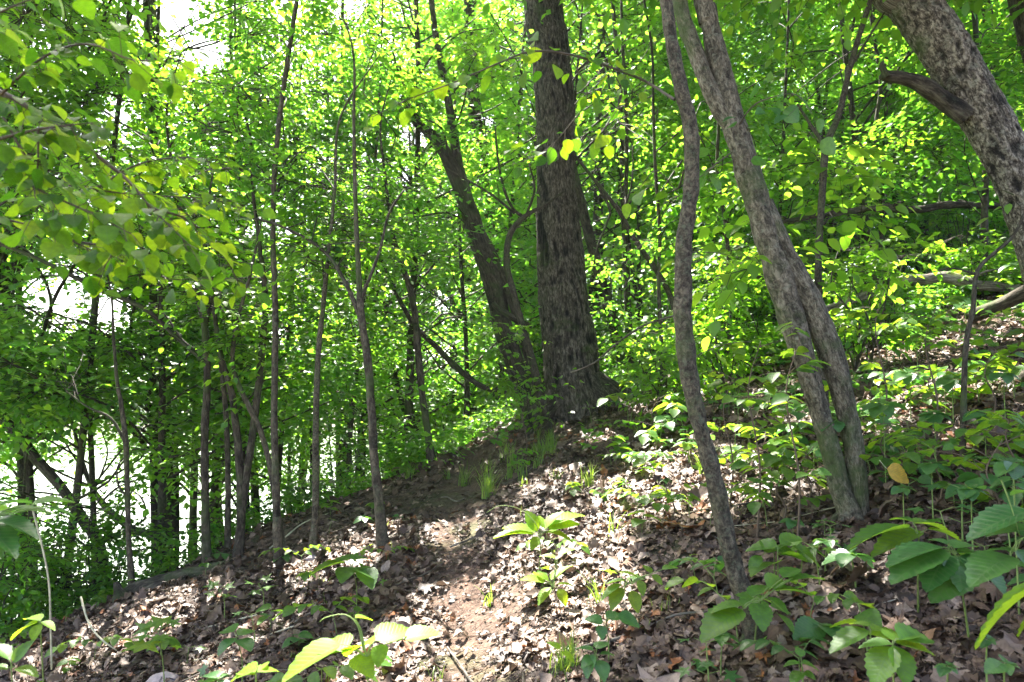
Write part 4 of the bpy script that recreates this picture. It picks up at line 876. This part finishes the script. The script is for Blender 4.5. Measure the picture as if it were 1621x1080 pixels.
for k in range(22):
    y = rng.uniform(3.4, 8); x = PATHX(y) + rng.choice([-1, 1]) * rng.uniform(.35, 1.3)
    tuft((x, y), rng.uniform(.06, .14), int(rng.integers(5, 14)), 'sparse short grass tuft at the side of the path', 'short grass tufts along the path', wd=.0025)

# ------------------------------------------------------------------ foreground plants, leaf by leaf
def hero(label, foot, lv, D, m=None, tmpl=None, stalk=STEM_G, group=None, cat="plant", name="forest_plant", stems=(), width=1.0, hub=None):
    """lv: (base px, base py, tip px, tip py, depth shift of the tip[, tmpl]); foot: (px, D) of the stem foot or None; hub: where petioles meet"""
    m = m or M_NEARG; tmpl = tmpl or T_HERO
    bases = np.array([W(l[0], l[1], D) for l in lv]); h = W(hub[0], hub[1], D) if hub else bases.mean(0)
    fx, fy = (h[0] + .02, h[1] + .05) if foot is None else (W(foot[0], 900, foot[1])[0], foot[1])
    z = gz(fx, fy); o0 = np.array([fx, fy, z]); root = thing(name, label, cat, o0, group); ge = Geo()
    mid = (o0 + h) / 2 + np.array([.01, .02, .04]); L = np.linalg.norm(h - o0); tube(ge, [o0 - np.array([0, 0, .02]), mid, h], [.0035 + .002 * L, .003, .0022], 6, .04, .1, None, 3)
    for b in bases:
        if np.linalg.norm(b - h) > .01: tube(ge, [h, (h + b) / 2 + np.array([0, 0, .01]), b], [.002, .0017, .0014], 5, .04, .05, None, 2)
    for s in stems: tube(ge, [W(a, c, D) for a, c in s], np.linspace(.003, .0012, len(s)), 5, .02, .05, None, 2)
    ge.build("stem", stalk, root, origin=o0)
    for k, l in enumerate(lv):
        b = bases[k]; t = W(l[2], l[3], D + l[4]); Y = t - b; s = np.linalg.norm(Y); n = np.array([0, -.13, 1.0]) + rng.normal(size=3) * .16
        ge = Geo(); leaves(ge, b, Y, n, s, (l[5] if len(l) > 5 else tmpl), float(np.clip(rng.normal(.6, .18), 0, 1)), width=width * rng.uniform(.92, 1.08)); ge.build("leaf", m, root, origin=o0)
    return root
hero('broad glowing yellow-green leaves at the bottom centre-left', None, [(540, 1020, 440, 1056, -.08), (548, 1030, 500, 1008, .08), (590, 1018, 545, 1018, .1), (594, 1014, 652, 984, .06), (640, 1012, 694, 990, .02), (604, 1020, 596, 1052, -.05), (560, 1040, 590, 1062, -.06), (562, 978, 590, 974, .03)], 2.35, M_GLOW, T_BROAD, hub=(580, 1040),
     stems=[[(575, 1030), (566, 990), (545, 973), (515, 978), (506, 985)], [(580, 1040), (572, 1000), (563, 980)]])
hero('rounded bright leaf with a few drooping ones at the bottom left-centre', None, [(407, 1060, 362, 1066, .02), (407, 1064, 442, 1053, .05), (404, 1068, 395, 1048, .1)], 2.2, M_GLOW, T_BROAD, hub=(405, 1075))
hero('low dark green sprig at the bottom edge left of the rounded bright leaf', None, [(345, 1076, 300, 1082, .02), (345, 1074, 322, 1058, .05), (347, 1074, 360, 1060, .05), (345, 1078, 365, 1090, -.03)], 2.3, M_BLUEG, T_HERO, hub=(345, 1085))
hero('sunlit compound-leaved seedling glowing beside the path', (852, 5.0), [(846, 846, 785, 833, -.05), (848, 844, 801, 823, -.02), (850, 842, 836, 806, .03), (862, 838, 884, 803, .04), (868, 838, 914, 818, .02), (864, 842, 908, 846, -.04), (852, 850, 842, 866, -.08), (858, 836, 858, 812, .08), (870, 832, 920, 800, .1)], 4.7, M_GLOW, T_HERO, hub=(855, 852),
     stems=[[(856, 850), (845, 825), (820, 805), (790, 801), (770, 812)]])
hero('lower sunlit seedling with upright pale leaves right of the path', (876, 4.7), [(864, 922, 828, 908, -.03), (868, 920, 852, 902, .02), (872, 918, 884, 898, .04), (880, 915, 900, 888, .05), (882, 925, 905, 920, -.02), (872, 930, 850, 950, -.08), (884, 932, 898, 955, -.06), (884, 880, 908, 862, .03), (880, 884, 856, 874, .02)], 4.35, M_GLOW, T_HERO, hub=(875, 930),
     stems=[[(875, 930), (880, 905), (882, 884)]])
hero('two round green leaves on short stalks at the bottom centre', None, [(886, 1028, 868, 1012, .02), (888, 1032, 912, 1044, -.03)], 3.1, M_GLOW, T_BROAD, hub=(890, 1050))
hero('cluster of cool green leaves just right of the two round leaves', None, [(940, 1030, 912, 1020, .02), (944, 1028, 962, 1010, .05), (940, 1040, 920, 1052, -.04), (950, 1036, 972, 1032, 0), (948, 1045, 960, 1075, -.06), (938, 1036, 924, 1070, -.05)], 3.1, M_BLUEG, T_BROAD, hub=(944, 1045))
hero('long arching row of leaflets between path and slim tree', (985, 4.4), [(985, 925, 948, 940, -.04), (992, 920, 960, 915, .02), (1010, 915, 985, 898, .05), (1012, 918, 1020, 940, -.06), (1030, 908, 1020, 890, .06), (1032, 910, 1050, 922, -.04), (1048, 902, 1072, 892, .02), (985, 930, 965, 958, -.08), (1000, 935, 1012, 965, -.08)], 3.9, M_NEARG, T_HERO, hub=(1000, 925),
     stems=[[(985, 930), (1010, 916), (1030, 908), (1050, 901)]])
hero('round leaves on a leaning stalk by the bottom middle', None, [(960, 980, 990, 968, .04), (955, 985, 928, 975, 0), (950, 990, 955, 1010, -.05), (978, 975, 1015, 985, -.02)], 3.5, M_BLUEG, T_BROAD, hub=(958, 1000))
hero('spreading serrate leaves crossing the foot of the slim grey tree', (1190, 3.5), [(1175, 965, 1108, 992, -.10), (1178, 958, 1125, 955, .0), (1190, 950, 1165, 930, .1), (1200, 955, 1210, 985, -.14), (1215, 945, 1250, 962, -.08), (1225, 935, 1282, 925, .0), (1215, 930, 1240, 905, .08), (1190, 945, 1215, 915, .08), (1250, 920, 1300, 900, .04), (1240, 915, 1262, 890, .06)], 3.2, M_NEARG, T_HERO, hub=(1205, 950),
     stems=[[(1180, 960), (1205, 950), (1235, 925), (1255, 915)]], width=1.15)
hero('bright leaves rising beside the slim tree, right of its foot', (1225, 4.0), [(1205, 880, 1185, 900, -.04), (1210, 875, 1240, 858, .04), (1225, 870, 1265, 872, -.02), (1235, 862, 1270, 842, .05), (1250, 862, 1305, 885, -.04), (1215, 870, 1205, 850, .06)], 3.8, M_NEARG, T_HERO, hub=(1225, 875), width=1.1)
hero('plant with narrow pointed leaves in front of the twin tree foot', (1450, 3.4), [(1440, 834, 1338, 836, -.05), (1445, 828, 1500, 822, .05), (1462, 842, 1378, 856, -.03), (1470, 838, 1520, 840, .02), (1445, 826, 1410, 812, .08)], 2.9, M_NEARG, T_HERO, hub=(1455, 850), width=.85)
hero('large toothed leaf reaching in from the right edge above the lobed plant', (1700, 2.2), [(1662, 918, 1512, 985, .12), (1670, 950, 1590, 985, .1), (1680, 900, 1650, 950, -.1)], 1.9, M_NEARG, T_HERO, hub=(1672, 960), width=.7)
hero('broad dull green leaves spreading at the right edge', (1640, 2.8), [(1630, 808, 1528, 828, 0), (1635, 838, 1560, 832, .05), (1640, 828, 1700, 850, -.05), (1600, 880, 1535, 900, -.08), (1610, 870, 1660, 905, -.1), (1600, 872, 1560, 862, .08), (1640, 780, 1600, 770, .1)], 2.4, M_BLUEG, T_HERO, hub=(1622, 850), stems=[[(1585, 760), (1600, 800), (1615, 850)]], width=1.05)
hero('dark green plant with overlapping leaves right of centre foreground', (1530, 3.0), [(1493, 866, 1402, 868, -.03), (1495, 870, 1410, 892, -.08), (1500, 862, 1470, 846, .06), (1510, 868, 1545, 850, .05), (1515, 875, 1580, 872, 0), (1512, 880, 1530, 925, -.12), (1518, 880, 1575, 905, -.08), (1500, 878, 1465, 915, -.1), (1540, 890, 1480, 930, -.1), (1548, 892, 1600, 930, -.1)], 2.6, M_BLUEG, T_HERO, hub=(1512, 880), width=1.15)
hero('five-part serrate green leaf cluster at the bottom right', None, [(1412, 1020, 1358, 1012, .04), (1412, 1024, 1378, 1072, -.06), (1415, 1022, 1446, 1078, -.08), (1418, 1018, 1482, 1020, 0), (1415, 1015, 1440, 988, .08), (1425, 1012, 1475, 992, .06)], 2.15, M_NEARG, T_HERO, hub=(1413, 1022), width=1.3)
hero('pair of leaves half turned brown left of the five-part cluster', None, [(1375, 998, 1310, 1014, -.02), (1375, 992, 1345, 978, .06), (1380, 998, 1410, 990, .04)], 2.4, M_NEARG, T_HERO, hub=(1378, 1005), width=1.1)
hero('small sprig of opposite leaves at the bottom, right of the slim tree foot', None, [(1268, 1050, 1240, 1048, 0), (1270, 1050, 1298, 1055, 0), (1268, 1040, 1264, 1022, .03), (1270, 1064, 1250, 1078, -.03), (1272, 1064, 1292, 1072, -.03)], 2.9, M_NEARG, T_BROAD, hub=(1269, 1056))
for px, py, r, D, n, lab in ((1538, 774, 28, 3.5, 6, 'pale bluish five-leaf whorl on the right'), (1475, 733, 27, 4.0, 5, 'grey-green whorl beside the yellow leaf'), (1563, 1012, 20, 2.6, 5, 'small whorl of blue-green leaves near the bottom right corner'), (1430, 772, 20, 4.0, 5, 'little whorl low between the twin tree and the pale whorl'), (1605, 732, 40, 3.0, 4, 'large dull leaves at the right edge above the pale whorl'),
                          (1398, 640, 34, 4.7, 6, 'cool green leaf spray touching the twin tree at mid height'), (1322, 665, 30, 4.5, 6, 'row of small rounded leaves crossing the twin tree'), (1480, 655, 30, 4.9, 6, 'glossy leaf whorl on the shaded right slope'), (1560, 655, 34, 4.5, 5, 'wide shining whorl further right on the shaded slope'), (1508, 600, 28, 5.3, 6, 'pale shining whorl below the bare forked sapling'),
                          (1440, 590, 26, 5.6, 6, 'bright yellowish whorl right of the twin tree'), (1590, 590, 28, 5.0, 5, 'leaf whorl in front of the scaly tree'), (1590, 1050, 30, 2.2, 5, 'leaf whorl cut by the bottom right corner'), (1500, 1055, 24, 2.4, 5, 'small green whorl right of the five-part cluster')):
    lv = []; a0 = rng.uniform(0, 6.28)
    for k in range(n):
        a = a0 + k * 6.283 / n + rng.normal() * .12; lv.append((px + cos(a) * 2, py + sin(a) * 1, px + cos(a) * r * rng.uniform(.85, 1.1), py + sin(a) * r * .42, -sin(a) * r / FPX * D * .85))
    hero(lab, None, lv, D, M_BLUEG, T_HERO, hub=(px, py), width=1.25)
yl = thing("yellow_leaf", 'single mustard-yellow leaf caught on stalks right of the twin tree foot', 'leaf', W(1421, 752, 4.1)); ge = Geo()
leaves(ge, W(1404, 742, 4.1), W(1440, 758, 4.08) - W(1404, 742, 4.1), np.array([.1, -.9, .5]), .14, T_BROAD, .5, width=.95); ge.build("blade", M_YELLOW, yl, origin=yl.location)
ge = Geo(); tube(ge, [W(1404, 742, 4.1), W(1398, 736, 4.1), W(1392, 728, 4.1)], [.0015] * 3, 5); ge.build("stalk", PALE_STALK, yl, origin=yl.location)
hero('drab green leaves low beside the slender brown tree nearest the path', None, [(548, 890, 490, 894, -.1), (550, 888, 520, 878, .1), (556, 886, 582, 876, .1), (560, 900, 594, 905, -.08), (552, 898, 540, 914, -.15), (575, 900, 590, 922, -.15), (560, 888, 575, 890, .1)], 4.9, M_NEARG, T_BROAD, hub=(558, 900))
hero('long low spray of green leaflets on the lower left slope', None, [(245, 1000, 205, 1015, -.08), (250, 996, 215, 990, .05), (262, 992, 285, 980, .08), (240, 1004, 212, 1040, -.2), (252, 1000, 258, 1018, -.12), (270, 990, 240, 980, .1)], 4.0, M_NEARG, T_MAPLE, hub=(250, 1000))
hero('dull green leaves low in the litter at lower centre-left', None, [(372, 1010, 342, 1030, -.1), (376, 1006, 402, 992, .08), (370, 1000, 350, 990, .08), (380, 1012, 398, 1022, -.08)], 4.1, M_BLUEG, T_BROAD, hub=(374, 1010))
hero('green seedling leaves in the litter under the row of stems', None, [(345, 938, 322, 942, -.05), (350, 934, 372, 922, .08), (352, 938, 375, 948, -.08), (345, 932, 330, 920, .08)], 5.6, M_NEARG, T_MAPLE, hub=(348, 936))
hero('maple seedling near the tallest stem of the row', None, [(408, 925, 385, 920, 0), (410, 922, 430, 910, .1), (412, 928, 440, 930, -.05), (408, 930, 400, 945, -.1)], 5.6, M_NEARG, T_MAPLE, hub=(410, 927))
hero('grey-green near leaves reaching in low at the left edge', (-160, 2.3), [(5, 810, 80, 795, .05), (-10, 822, 60, 826, -.05), (-30, 830, 30, 850, -.1), (50, 800, 118, 778, .1), (70, 805, 122, 806, .05), (0, 800, 50, 782, .1), (-40, 815, 10, 790, .15), (-35, 838, 0, 858, -.1)], 2.2, M_BLUEG, T_HERO, hub=(-20, 820), stems=[[(-20, 820), (40, 808), (80, 800)]], width=.62)
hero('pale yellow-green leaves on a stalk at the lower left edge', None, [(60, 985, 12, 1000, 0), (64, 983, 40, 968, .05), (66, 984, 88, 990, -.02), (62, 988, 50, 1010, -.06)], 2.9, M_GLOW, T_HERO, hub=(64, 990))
hero('bright upright leaf blades in the bottom left corner', None, [(20, 1050, 45, 1012, .02), (15, 1045, 0, 1010, .04), (12, 1060, -25, 1050, 0), (25, 1058, 60, 1060, -.02)], 2.8, M_NEARG, T_HERO, hub=(18, 1060))
hero('leaf pair low on the slope right of the crest', None, [(1020, 880, 1045, 870, .05), (1015, 882, 990, 886, -.02), (1016, 878, 1005, 862, .06)], 5.0, M_NEARG, T_HERO, hub=(1018, 882))

# ------------------------------------------------------------------ overhanging foreground branches
def spray_branch(name, label, lines, D0, size, n_per, m, cat="branch", parent=None, root=None, tmpl=T_BROAD, bark=TWIG, droop=.5, own=True, jitter=.06, wid=1.0):
    if root is None: root = thing(name, label, cat, W(lines[0][0][0], lines[0][0][1], D0)); 
    o0 = np.array(root.location); ge = Geo(); lg = Geo()
    for ln in lines:
        P = [W(q[0], q[1], q[2]) for q in ln]; r0 = ln[0][3] if len(ln[0]) > 3 else .004
        q, r = tube(ge, P, np.linspace(r0, .0012, len(P)), 7, .03, .1, None, 4); n = int(n_per * np.linalg.norm(np.diff(q, axis=0), axis=1).sum())
        for k in range(n):
            i = rng.integers(int(len(q) * .1), len(q)); b = q[i]; T = norm((q[min(i + 1, len(q) - 1)] - q[max(i - 1, 0)])[None])[0]; sd = norm(np.cross(T, [0, 0, 1.0])[None])[0] * rng.choice([-1, 1])
            Y = norm((T * rng.uniform(.1, .8) + sd * rng.uniform(.5, 1) + np.array([0, 0, -droop * rng.random()]) + rng.normal(size=3) * .2)[None])[0]
            pet = b + Y * size * rng.uniform(.2, 1.4) + rng.normal(size=3) * jitter * .4; sticks(ge, [b], [pet], .0012, .0009)
            leaves(lg, pet, Y, np.array([0, 0, 1.]) + rng.normal(size=3) * .4, size * rng.uniform(.65, 1.2), tmpl, float(np.clip(rng.normal(.5, .3), 0, 1)), width=wid * rng.uniform(.85, 1.15))
    ge.build("stem" if own else "leafy_branch", bark, root, origin=o0); lg.build("foliage", m, root, origin=o0); return root
FG = thing("overhanging_sapling", 'near sapling hanging its leafy branches in from the upper left edge', 'tree', (-2.3, 1.9, gz(-2.3, 1.9)))
ge = Geo(); tube(ge, [np.array([-2.3, 1.9, gz(-2.3, 1.9) - .1]), [-2.25, 1.95, 1.0], [-2.1, 1.9, 2.2], [-1.9, 2.0, 3.4]], [.035, .03, .022, .008], 10, .1, .1, None, 5); ge.build("trunk", B_BROWN, FG, origin=FG.location)
spray_branch("", "", [
    [(-420, 260, 1.95, .010), (-200, 240, 1.9), (-60, 232, 1.85), (60, 205, 1.8), (140, 195, 1.8)],
    [(-420, 100, 1.95, .012), (-150, 120, 1.9), (-20, 140, 1.9), (60, 180, 1.9), (190, 275, 1.9), (240, 330, 1.9), (300, 388, 1.9)],
    [(-60, 232, 1.85, .005), (0, 262, 1.85), (60, 300, 1.8), (150, 340, 1.8), (210, 372, 1.8)], [(240, 330, 1.9, .004), (300, 350, 2.1), (350, 400, 2.3), (380, 450, 2.4)], [(110, 380, 2.15, .004), (200, 400, 2.3), (260, 440, 2.4), (330, 440, 2.5)], [(150, 300, 2.3, .004), (220, 260, 2.3), (300, 250, 2.4), (370, 270, 2.5)], [(60, 205, 1.8, .003), (60, 260, 1.8), (55, 310, 1.75), (80, 350, 1.75)],
    [(0, 150, 1.8, .004), (70, 90, 1.75), (140, 70, 1.7), (210, 95, 1.7), (270, 92, 1.75)], [(-60, 60, 1.7, .004), (0, 20, 1.6), (70, -10, 1.6)],
    [(-20, 140, 2.1, .004), (60, 270, 2.2), (150, 300, 2.3), (250, 310, 2.4), (330, 315, 2.5), (380, 330, 2.6)], [(150, 340, 1.9, .003), (180, 390, 1.9), (160, 430, 1.9)], [(-100, 330, 2.1, .004), (20, 350, 2.1), (110, 380, 2.15), (190, 420, 2.2)],
    ], 1.8, .050, 105, M_FRONT, root=FG, own=False, tmpl=T_HERO, wid=1.3)
spray_branch("", "", [[(1068, 158, D_SL - .02, .008), (1020, 128, 3.7), (965, 106, 3.4), (900, 86, 3.2), (840, 82, 3.1), (790, 100, 3.0), (720, 130, 3.0), (640, 160, 3.0), (590, 185, 3.0)],
    [(900, 86, 3.2, .003), (930, 150, 3.3), (900, 200, 3.4), (860, 240, 3.5), (800, 265, 3.5)], [(965, 106, 3.4, .003), (985, 150, 3.5), (960, 200, 3.6), (935, 225, 3.6)]], 3.2, .075, 24, M_FRONT, root=SLIM, own=False, droop=.8, tmpl=T_HERO, wid=1.3)
spray_branch("", "", [[(1165, 205, D_TW, .006), (1190, 170, 4.2), (1220, 155, 3.9), (1260, 150, 3.7), (1285, 180, 3.6)], [(1160, 240, D_TW, .005), (1120, 270, 4.2), (1130, 265, 4.0), (1160, 255, 3.8)]], 4, .095, 16, M_BLUEG, root=TWIN, own=False)
spray_branch("", "", [[(1083, 270, D_SL, .005), (1070, 300, 3.9), (1040, 270, 3.8), (1010, 300, 3.8)], [(1085, 580, D_SL, .004), (1110, 560, 3.9), (1150, 545, 3.9), (1190, 540, 3.9)], [(1083, 400, D_SL, .004), (1130, 400, 4.0), (1180, 410, 4.1)]], 4, .08, 14, M_NEARG, root=SLIM, own=False)
EXTRA = []
for lab, px, py, D in (('leafy seedling low between oak foot and slim grey tree', 1035, 640, 7.5), ('bright seedling right of the slim tree at ankle height', 1215, 690, 5.6), ('broad-leaved seedling left of the twin tree foot', 1235, 760, 4.7), ('seedling against the twin tree foot, its left side', 1275, 725, 4.9),
     ('seedling in the gap below the oak, upslope', 1090, 650, 8.5), ('leafy seedling midway up the right slope', 1430, 610, 6.2), ('seedling beside the bare forked sapling, on its left', 1475, 590, 5.5), ('seedling just right of the bare forked sapling', 1565, 570, 5.2), ('leafy seedling under the arching fallen limb', 1420, 520, 7.6),
     ('leafy seedling by the brown log end', 1560, 520, 6.6), ('shaded seedling right of the yellow leaf', 1480, 700, 4.3), ('shaded seedling near the right edge at mid slope', 1600, 660, 4.0), ('second shaded seedling near the right edge, lower', 1570, 720, 3.8), ('seedling right behind the twin tree foot', 1400, 690, 4.9), ('seedling between the path crest and the oak foot', 960, 700, 7.6),
     ('bright seedling left of the oak foot by the crest', 800, 700, 7.8), ('thin seedling upslope of the sunlit seedling', 985, 790, 6.0), ('seedling left of the slim grey tree at knee height', 1060, 760, 5.2)):
    EXTRA.append(((px, py, D), lab))
for (px, py, D), lab in tuple(EXTRA) + (((1190, 560, 4.6), 'tall leafy seedling leaning between the slim tree and the twin tree'), ((1150, 610, 5.2), 'yellow-green leafy seedling just right of the slim grey tree'), ((1470, 500, 5.0), 'tall seedling with shiny leaves left of the bare forked sapling'),
                    ((1250, 560, 4.2), 'leafy shoot crossing the fused stems of the twin tree'), ((1390, 470, 5.4), 'leafy shoot right of the twin tree below the fallen limb'), ((830, 640, 8.2), 'leafy shoot standing left of the big oak foot'), ((1350, 590, 5.4), 'leafy seedling behind the twin tree')):
    f = W(px, py, D); z = gz(f[0], f[1]); root = thing("tall_seedling", lab, "plant", (f[0], f[1], z)); o0 = np.array([f[0], f[1], z]); ge = Geo(); lg = Geo(); H = f[2] - z
    P = [o0, o0 + np.array([.03, 0, H * .4]), o0 + np.array([-.02, .02, H * .8]), f + np.array([.06, 0, .08])]; q, r = tube(ge, P, [.007, .006, .004, .002], 6, .04, .1, None, 3)
    for _ in range(7):
        k = rng.integers(len(q) // 3, len(q)); a = rng.uniform(0, 6.28); L = rng.uniform(.18, .38); e = q[k] + np.array([cos(a) * L, sin(a) * L, .06]); tube(ge, [q[k], (q[k] + e) / 2 + np.array([0, 0, .02]), e], [.003, .002, .0012], 5, .05)
        for t in np.linspace(.35, 1, 5):
            b = q[k] + (e - q[k]) * t; d = norm((e - q[k])[None])[0]; sd = np.array([-d[1], d[0], 0]) * rng.choice([-1, 1]); Y = d * rng.uniform(.2, .8) + sd * .9 + np.array([0, 0, -rng.uniform(0, .4)])
            leaves(lg, b, Y, np.array([0, 0, 1.]) + rng.normal(size=3) * .3, .085 * rng.uniform(.7, 1.3), T_HERO, float(np.clip(rng.normal(.55, .2), 0, 1)), width=1.2)
    ge.build("stem", STEM_B, root, origin=o0); lg.build("foliage", M_NEARG if D < 6 else M_MAPLE, root, origin=o0)

# ------------------------------------------------------------------ seedlings on the slope

def seedling_meshes(kind, s):
    ge = Geo(); lg = Geo(); H = s; bend = rng.normal(size=2) * .12 * s; P = [np.array([0, 0, -.01]), np.array([bend[0] * .3, bend[1] * .3, H * .5]), np.array([bend[0], bend[1], H])]
    q, r = tube(ge, P, [.003, .0022, .0015], 5, .03, .05, None, 3); ls = rng.uniform(.06, .085)
    def lf(b, Y, sz, tm, wd=1.2): leaves(lg, b, Y, np.array([0, 0, 1.]) + rng.normal(size=3) * .25, sz, tm, float(np.clip(rng.normal(.5, .2), 0, 1)), width=wd)
    if kind == 'whorl':
        n = 5; a0 = rng.uniform(0, 6.28)
        for k in range(n): a = a0 + k * 6.283 / n; lf(q[-1], np.array([cos(a), sin(a), rng.uniform(-.25, .05)]), ls * rng.uniform(.8, 1.2), T_HERO)
    elif kind == 'maple':
        for k in range(2, 3 + int(s > .15) * 2):
            b = q[-1] - np.array([0, 0, (k - 2) * .045]); a0 = k * 1.57
            for j in range(2):
                a = a0 + j * pi; e = b + np.array([cos(a), sin(a), .35]) * .035; sticks(ge, [b], [e], .0012, .001); lf(e, np.array([cos(a), sin(a), -.25]), ls * rng.uniform(.8, 1.15), T_MAPLE, 1.0)
    elif kind == 'arch':
        m = 7
        for br in range(2):
            a = rng.uniform(0, 6.28); L = rng.uniform(.15, .26); e = q[-1] + np.array([cos(a) * L, sin(a) * L, .02]); tube(ge, [q[-1], (q[-1] + e) / 2 + np.array([0, 0, .04]), e], [.0018, .0015, .001], 4, .05)
            for k in range(m):
                t = (k + 1) / m; b = q[-1] + (e - q[-1]) * t + np.array([0, 0, .16 * t * (1 - t)]); d = np.array([cos(a), sin(a), 0]); sd = np.array([-sin(a), cos(a), 0]) * (1 if k % 2 else -1)
                lf(b, d * .5 + sd * (k < m - 1) + np.array([0, 0, -.15]), ls * (.8 + .3 * t), T_HERO)
    else:
        for k in range(4):
            b = q[int(len(q) * (.5 + .16 * k)) if k < 3 else -1] if len(q) > 4 else q[-1]; a = k * 2.4 + rng.uniform(0, 1); lf(b, np.array([cos(a), sin(a), .0]), ls * rng.uniform(.8, 1.3), T_BROAD, 1.0)
    return ge, lg
kinds = {'whorl': ('small five-leaf whorl', 'five-leaf whorls on the slope'), 'maple': ('little lobed maple seedling', 'maple seedlings on the slope'),
         'arch': ('low arching sprig', 'arching leafy sprigs on the slope'), 'round': ('low round-leaved seedling', 'round-leaved seedlings on the slope')}
protos = {}
def put_seedling(x, y, kind, m, sc):
    key = (kind, m.name, int(rng.integers(5))); z = gz(x, y) + .01; zo = slope_zone(x, y)
    lab = f"{kinds[kind][0]}, {TINT[m.name]}, {zo}"
    root = thing(kind + "_seedling" if kind in ('maple',) else {'whorl': 'whorled_seedling', 'arch': 'arching_seedling', 'round': 'round_leaved_seedling'}[kind], lab, 'seedling', (x, y, z), kinds[kind][1])
    root.rotation_euler = (0, 0, rng.uniform(0, 6.28)); root.scale = (sc,) * 3
    if key not in protos:
        a, b = seedling_meshes(kind, rng.uniform(.05, .16)); protos[key] = (a.build("stem", STEM_G, root), b.build("foliage", m, root))
    else:
        for c in protos[key]: d = c.copy(); C.objects.link(d); d.parent = root
cnt = 0; tries = 0; got = []
while cnt < 480 and tries < 20000:
    tries += 1
    y = 3.1 + 9 * rng.random() ** 1.1; x = rng.uniform(-.72, .78) * y
    if x < XE(y) + .05 or abs(x - PATHX(y)) < .38: continue
    dens = .10 + .30 * (x > .8) + .3 * (x > .9 and y > 4.8) + .6 * np.clip((x - 1.2) / 1.5, 0, 1) + .25 * (noise(np.array([[x * 1.1, y * 1.1, 0]]), 31)[0] > .6)
    if x < 0: dens = .16 + .3 * (x < XE(y) + .9)
    if rng.random() > dens or any((a - x) ** 2 + (b - y) ** 2 < .010 for a, b in got): continue
    got.append((x, y)); k = ['whorl', 'maple', 'arch', 'round'][int(rng.choice(4, p=[.3, .25, .25, .2]))]
    put_seedling(x, y, k, [M_NEARG, M_BLUEG][int(rng.random() < (.65 if x > 1.6 else .25))], rng.uniform(.8, 1.5) * (1.3 if x > 1.3 else 1.0)); cnt += 1
bpy.context.view_layer.update()
from collections import defaultdict
same = defaultdict(list)
for o in scene.objects:
    if o.parent is None and o.get('label') and o.get('category') in ('tree', 'shrub', 'stick', 'seedling'): same[o['label']].append(o)
ORD = ['leftmost', 'second from left', 'third from left', 'fourth from left', 'fifth from left', 'sixth from left', 'seventh from left', 'eighth from left', 'ninth from left']
for lab, os_ in same.items():
    if not 1 < len(os_) <= 9: continue
    os_.sort(key=lambda o: float(PX(np.array(o.location))[0][0]))
    for k, o in enumerate(os_):
        t = lab + ', ' + ('rightmost' if k == len(os_) - 1 else ORD[k]); 
        for wd in ('slender ', 'middling ', 'broken ', 'small ', ' leaves', 'near, ', 'lakeside ', ', near the viewer', ' near the path crest', 'the ', 'the '):
            if len(t.replace('-', ' ').split()) > 16: t = t.replace(wd, '', 1)
        o['label'] = t
# ------------------------------------------------------------------ the hazy summer air under the trees
def box(x0, x1, y0, y1, z0, z1):
    v = [(x, y, z) for x in (x0, x1) for y in (y0, y1) for z in (z0, z1)]
    return v, [(0, 1, 3, 2), (4, 6, 7, 5), (0, 4, 5, 1), (2, 3, 7, 6), (0, 2, 6, 4), (1, 5, 7, 3)]
HAZE = 0.0007
if HAZE:
    m, n, out = mat("summer_haze"); v = nd(n, "ShaderNodeVolumePrincipled", i_Density=HAZE, i_Anisotropy=.3); v.inputs["Color"].default_value = (.93, .97, 1, 1); n.links.new(v.outputs[0], out.inputs["Volume"])
    me = bpy.data.meshes.new("haze"); vv, ff = box(-950, 340, -430, 1550, -12, 60); me.from_pydata(vv, [], ff); me.update(); me.materials.append(m)
    o = bpy.data.objects.new("haze", me); C.objects.link(o); o['kind'] = 'stuff'; o['label'] = 'thin humid haze among the trees'; o['category'] = 'haze'
    scene.cycles.volume_bounces = 0
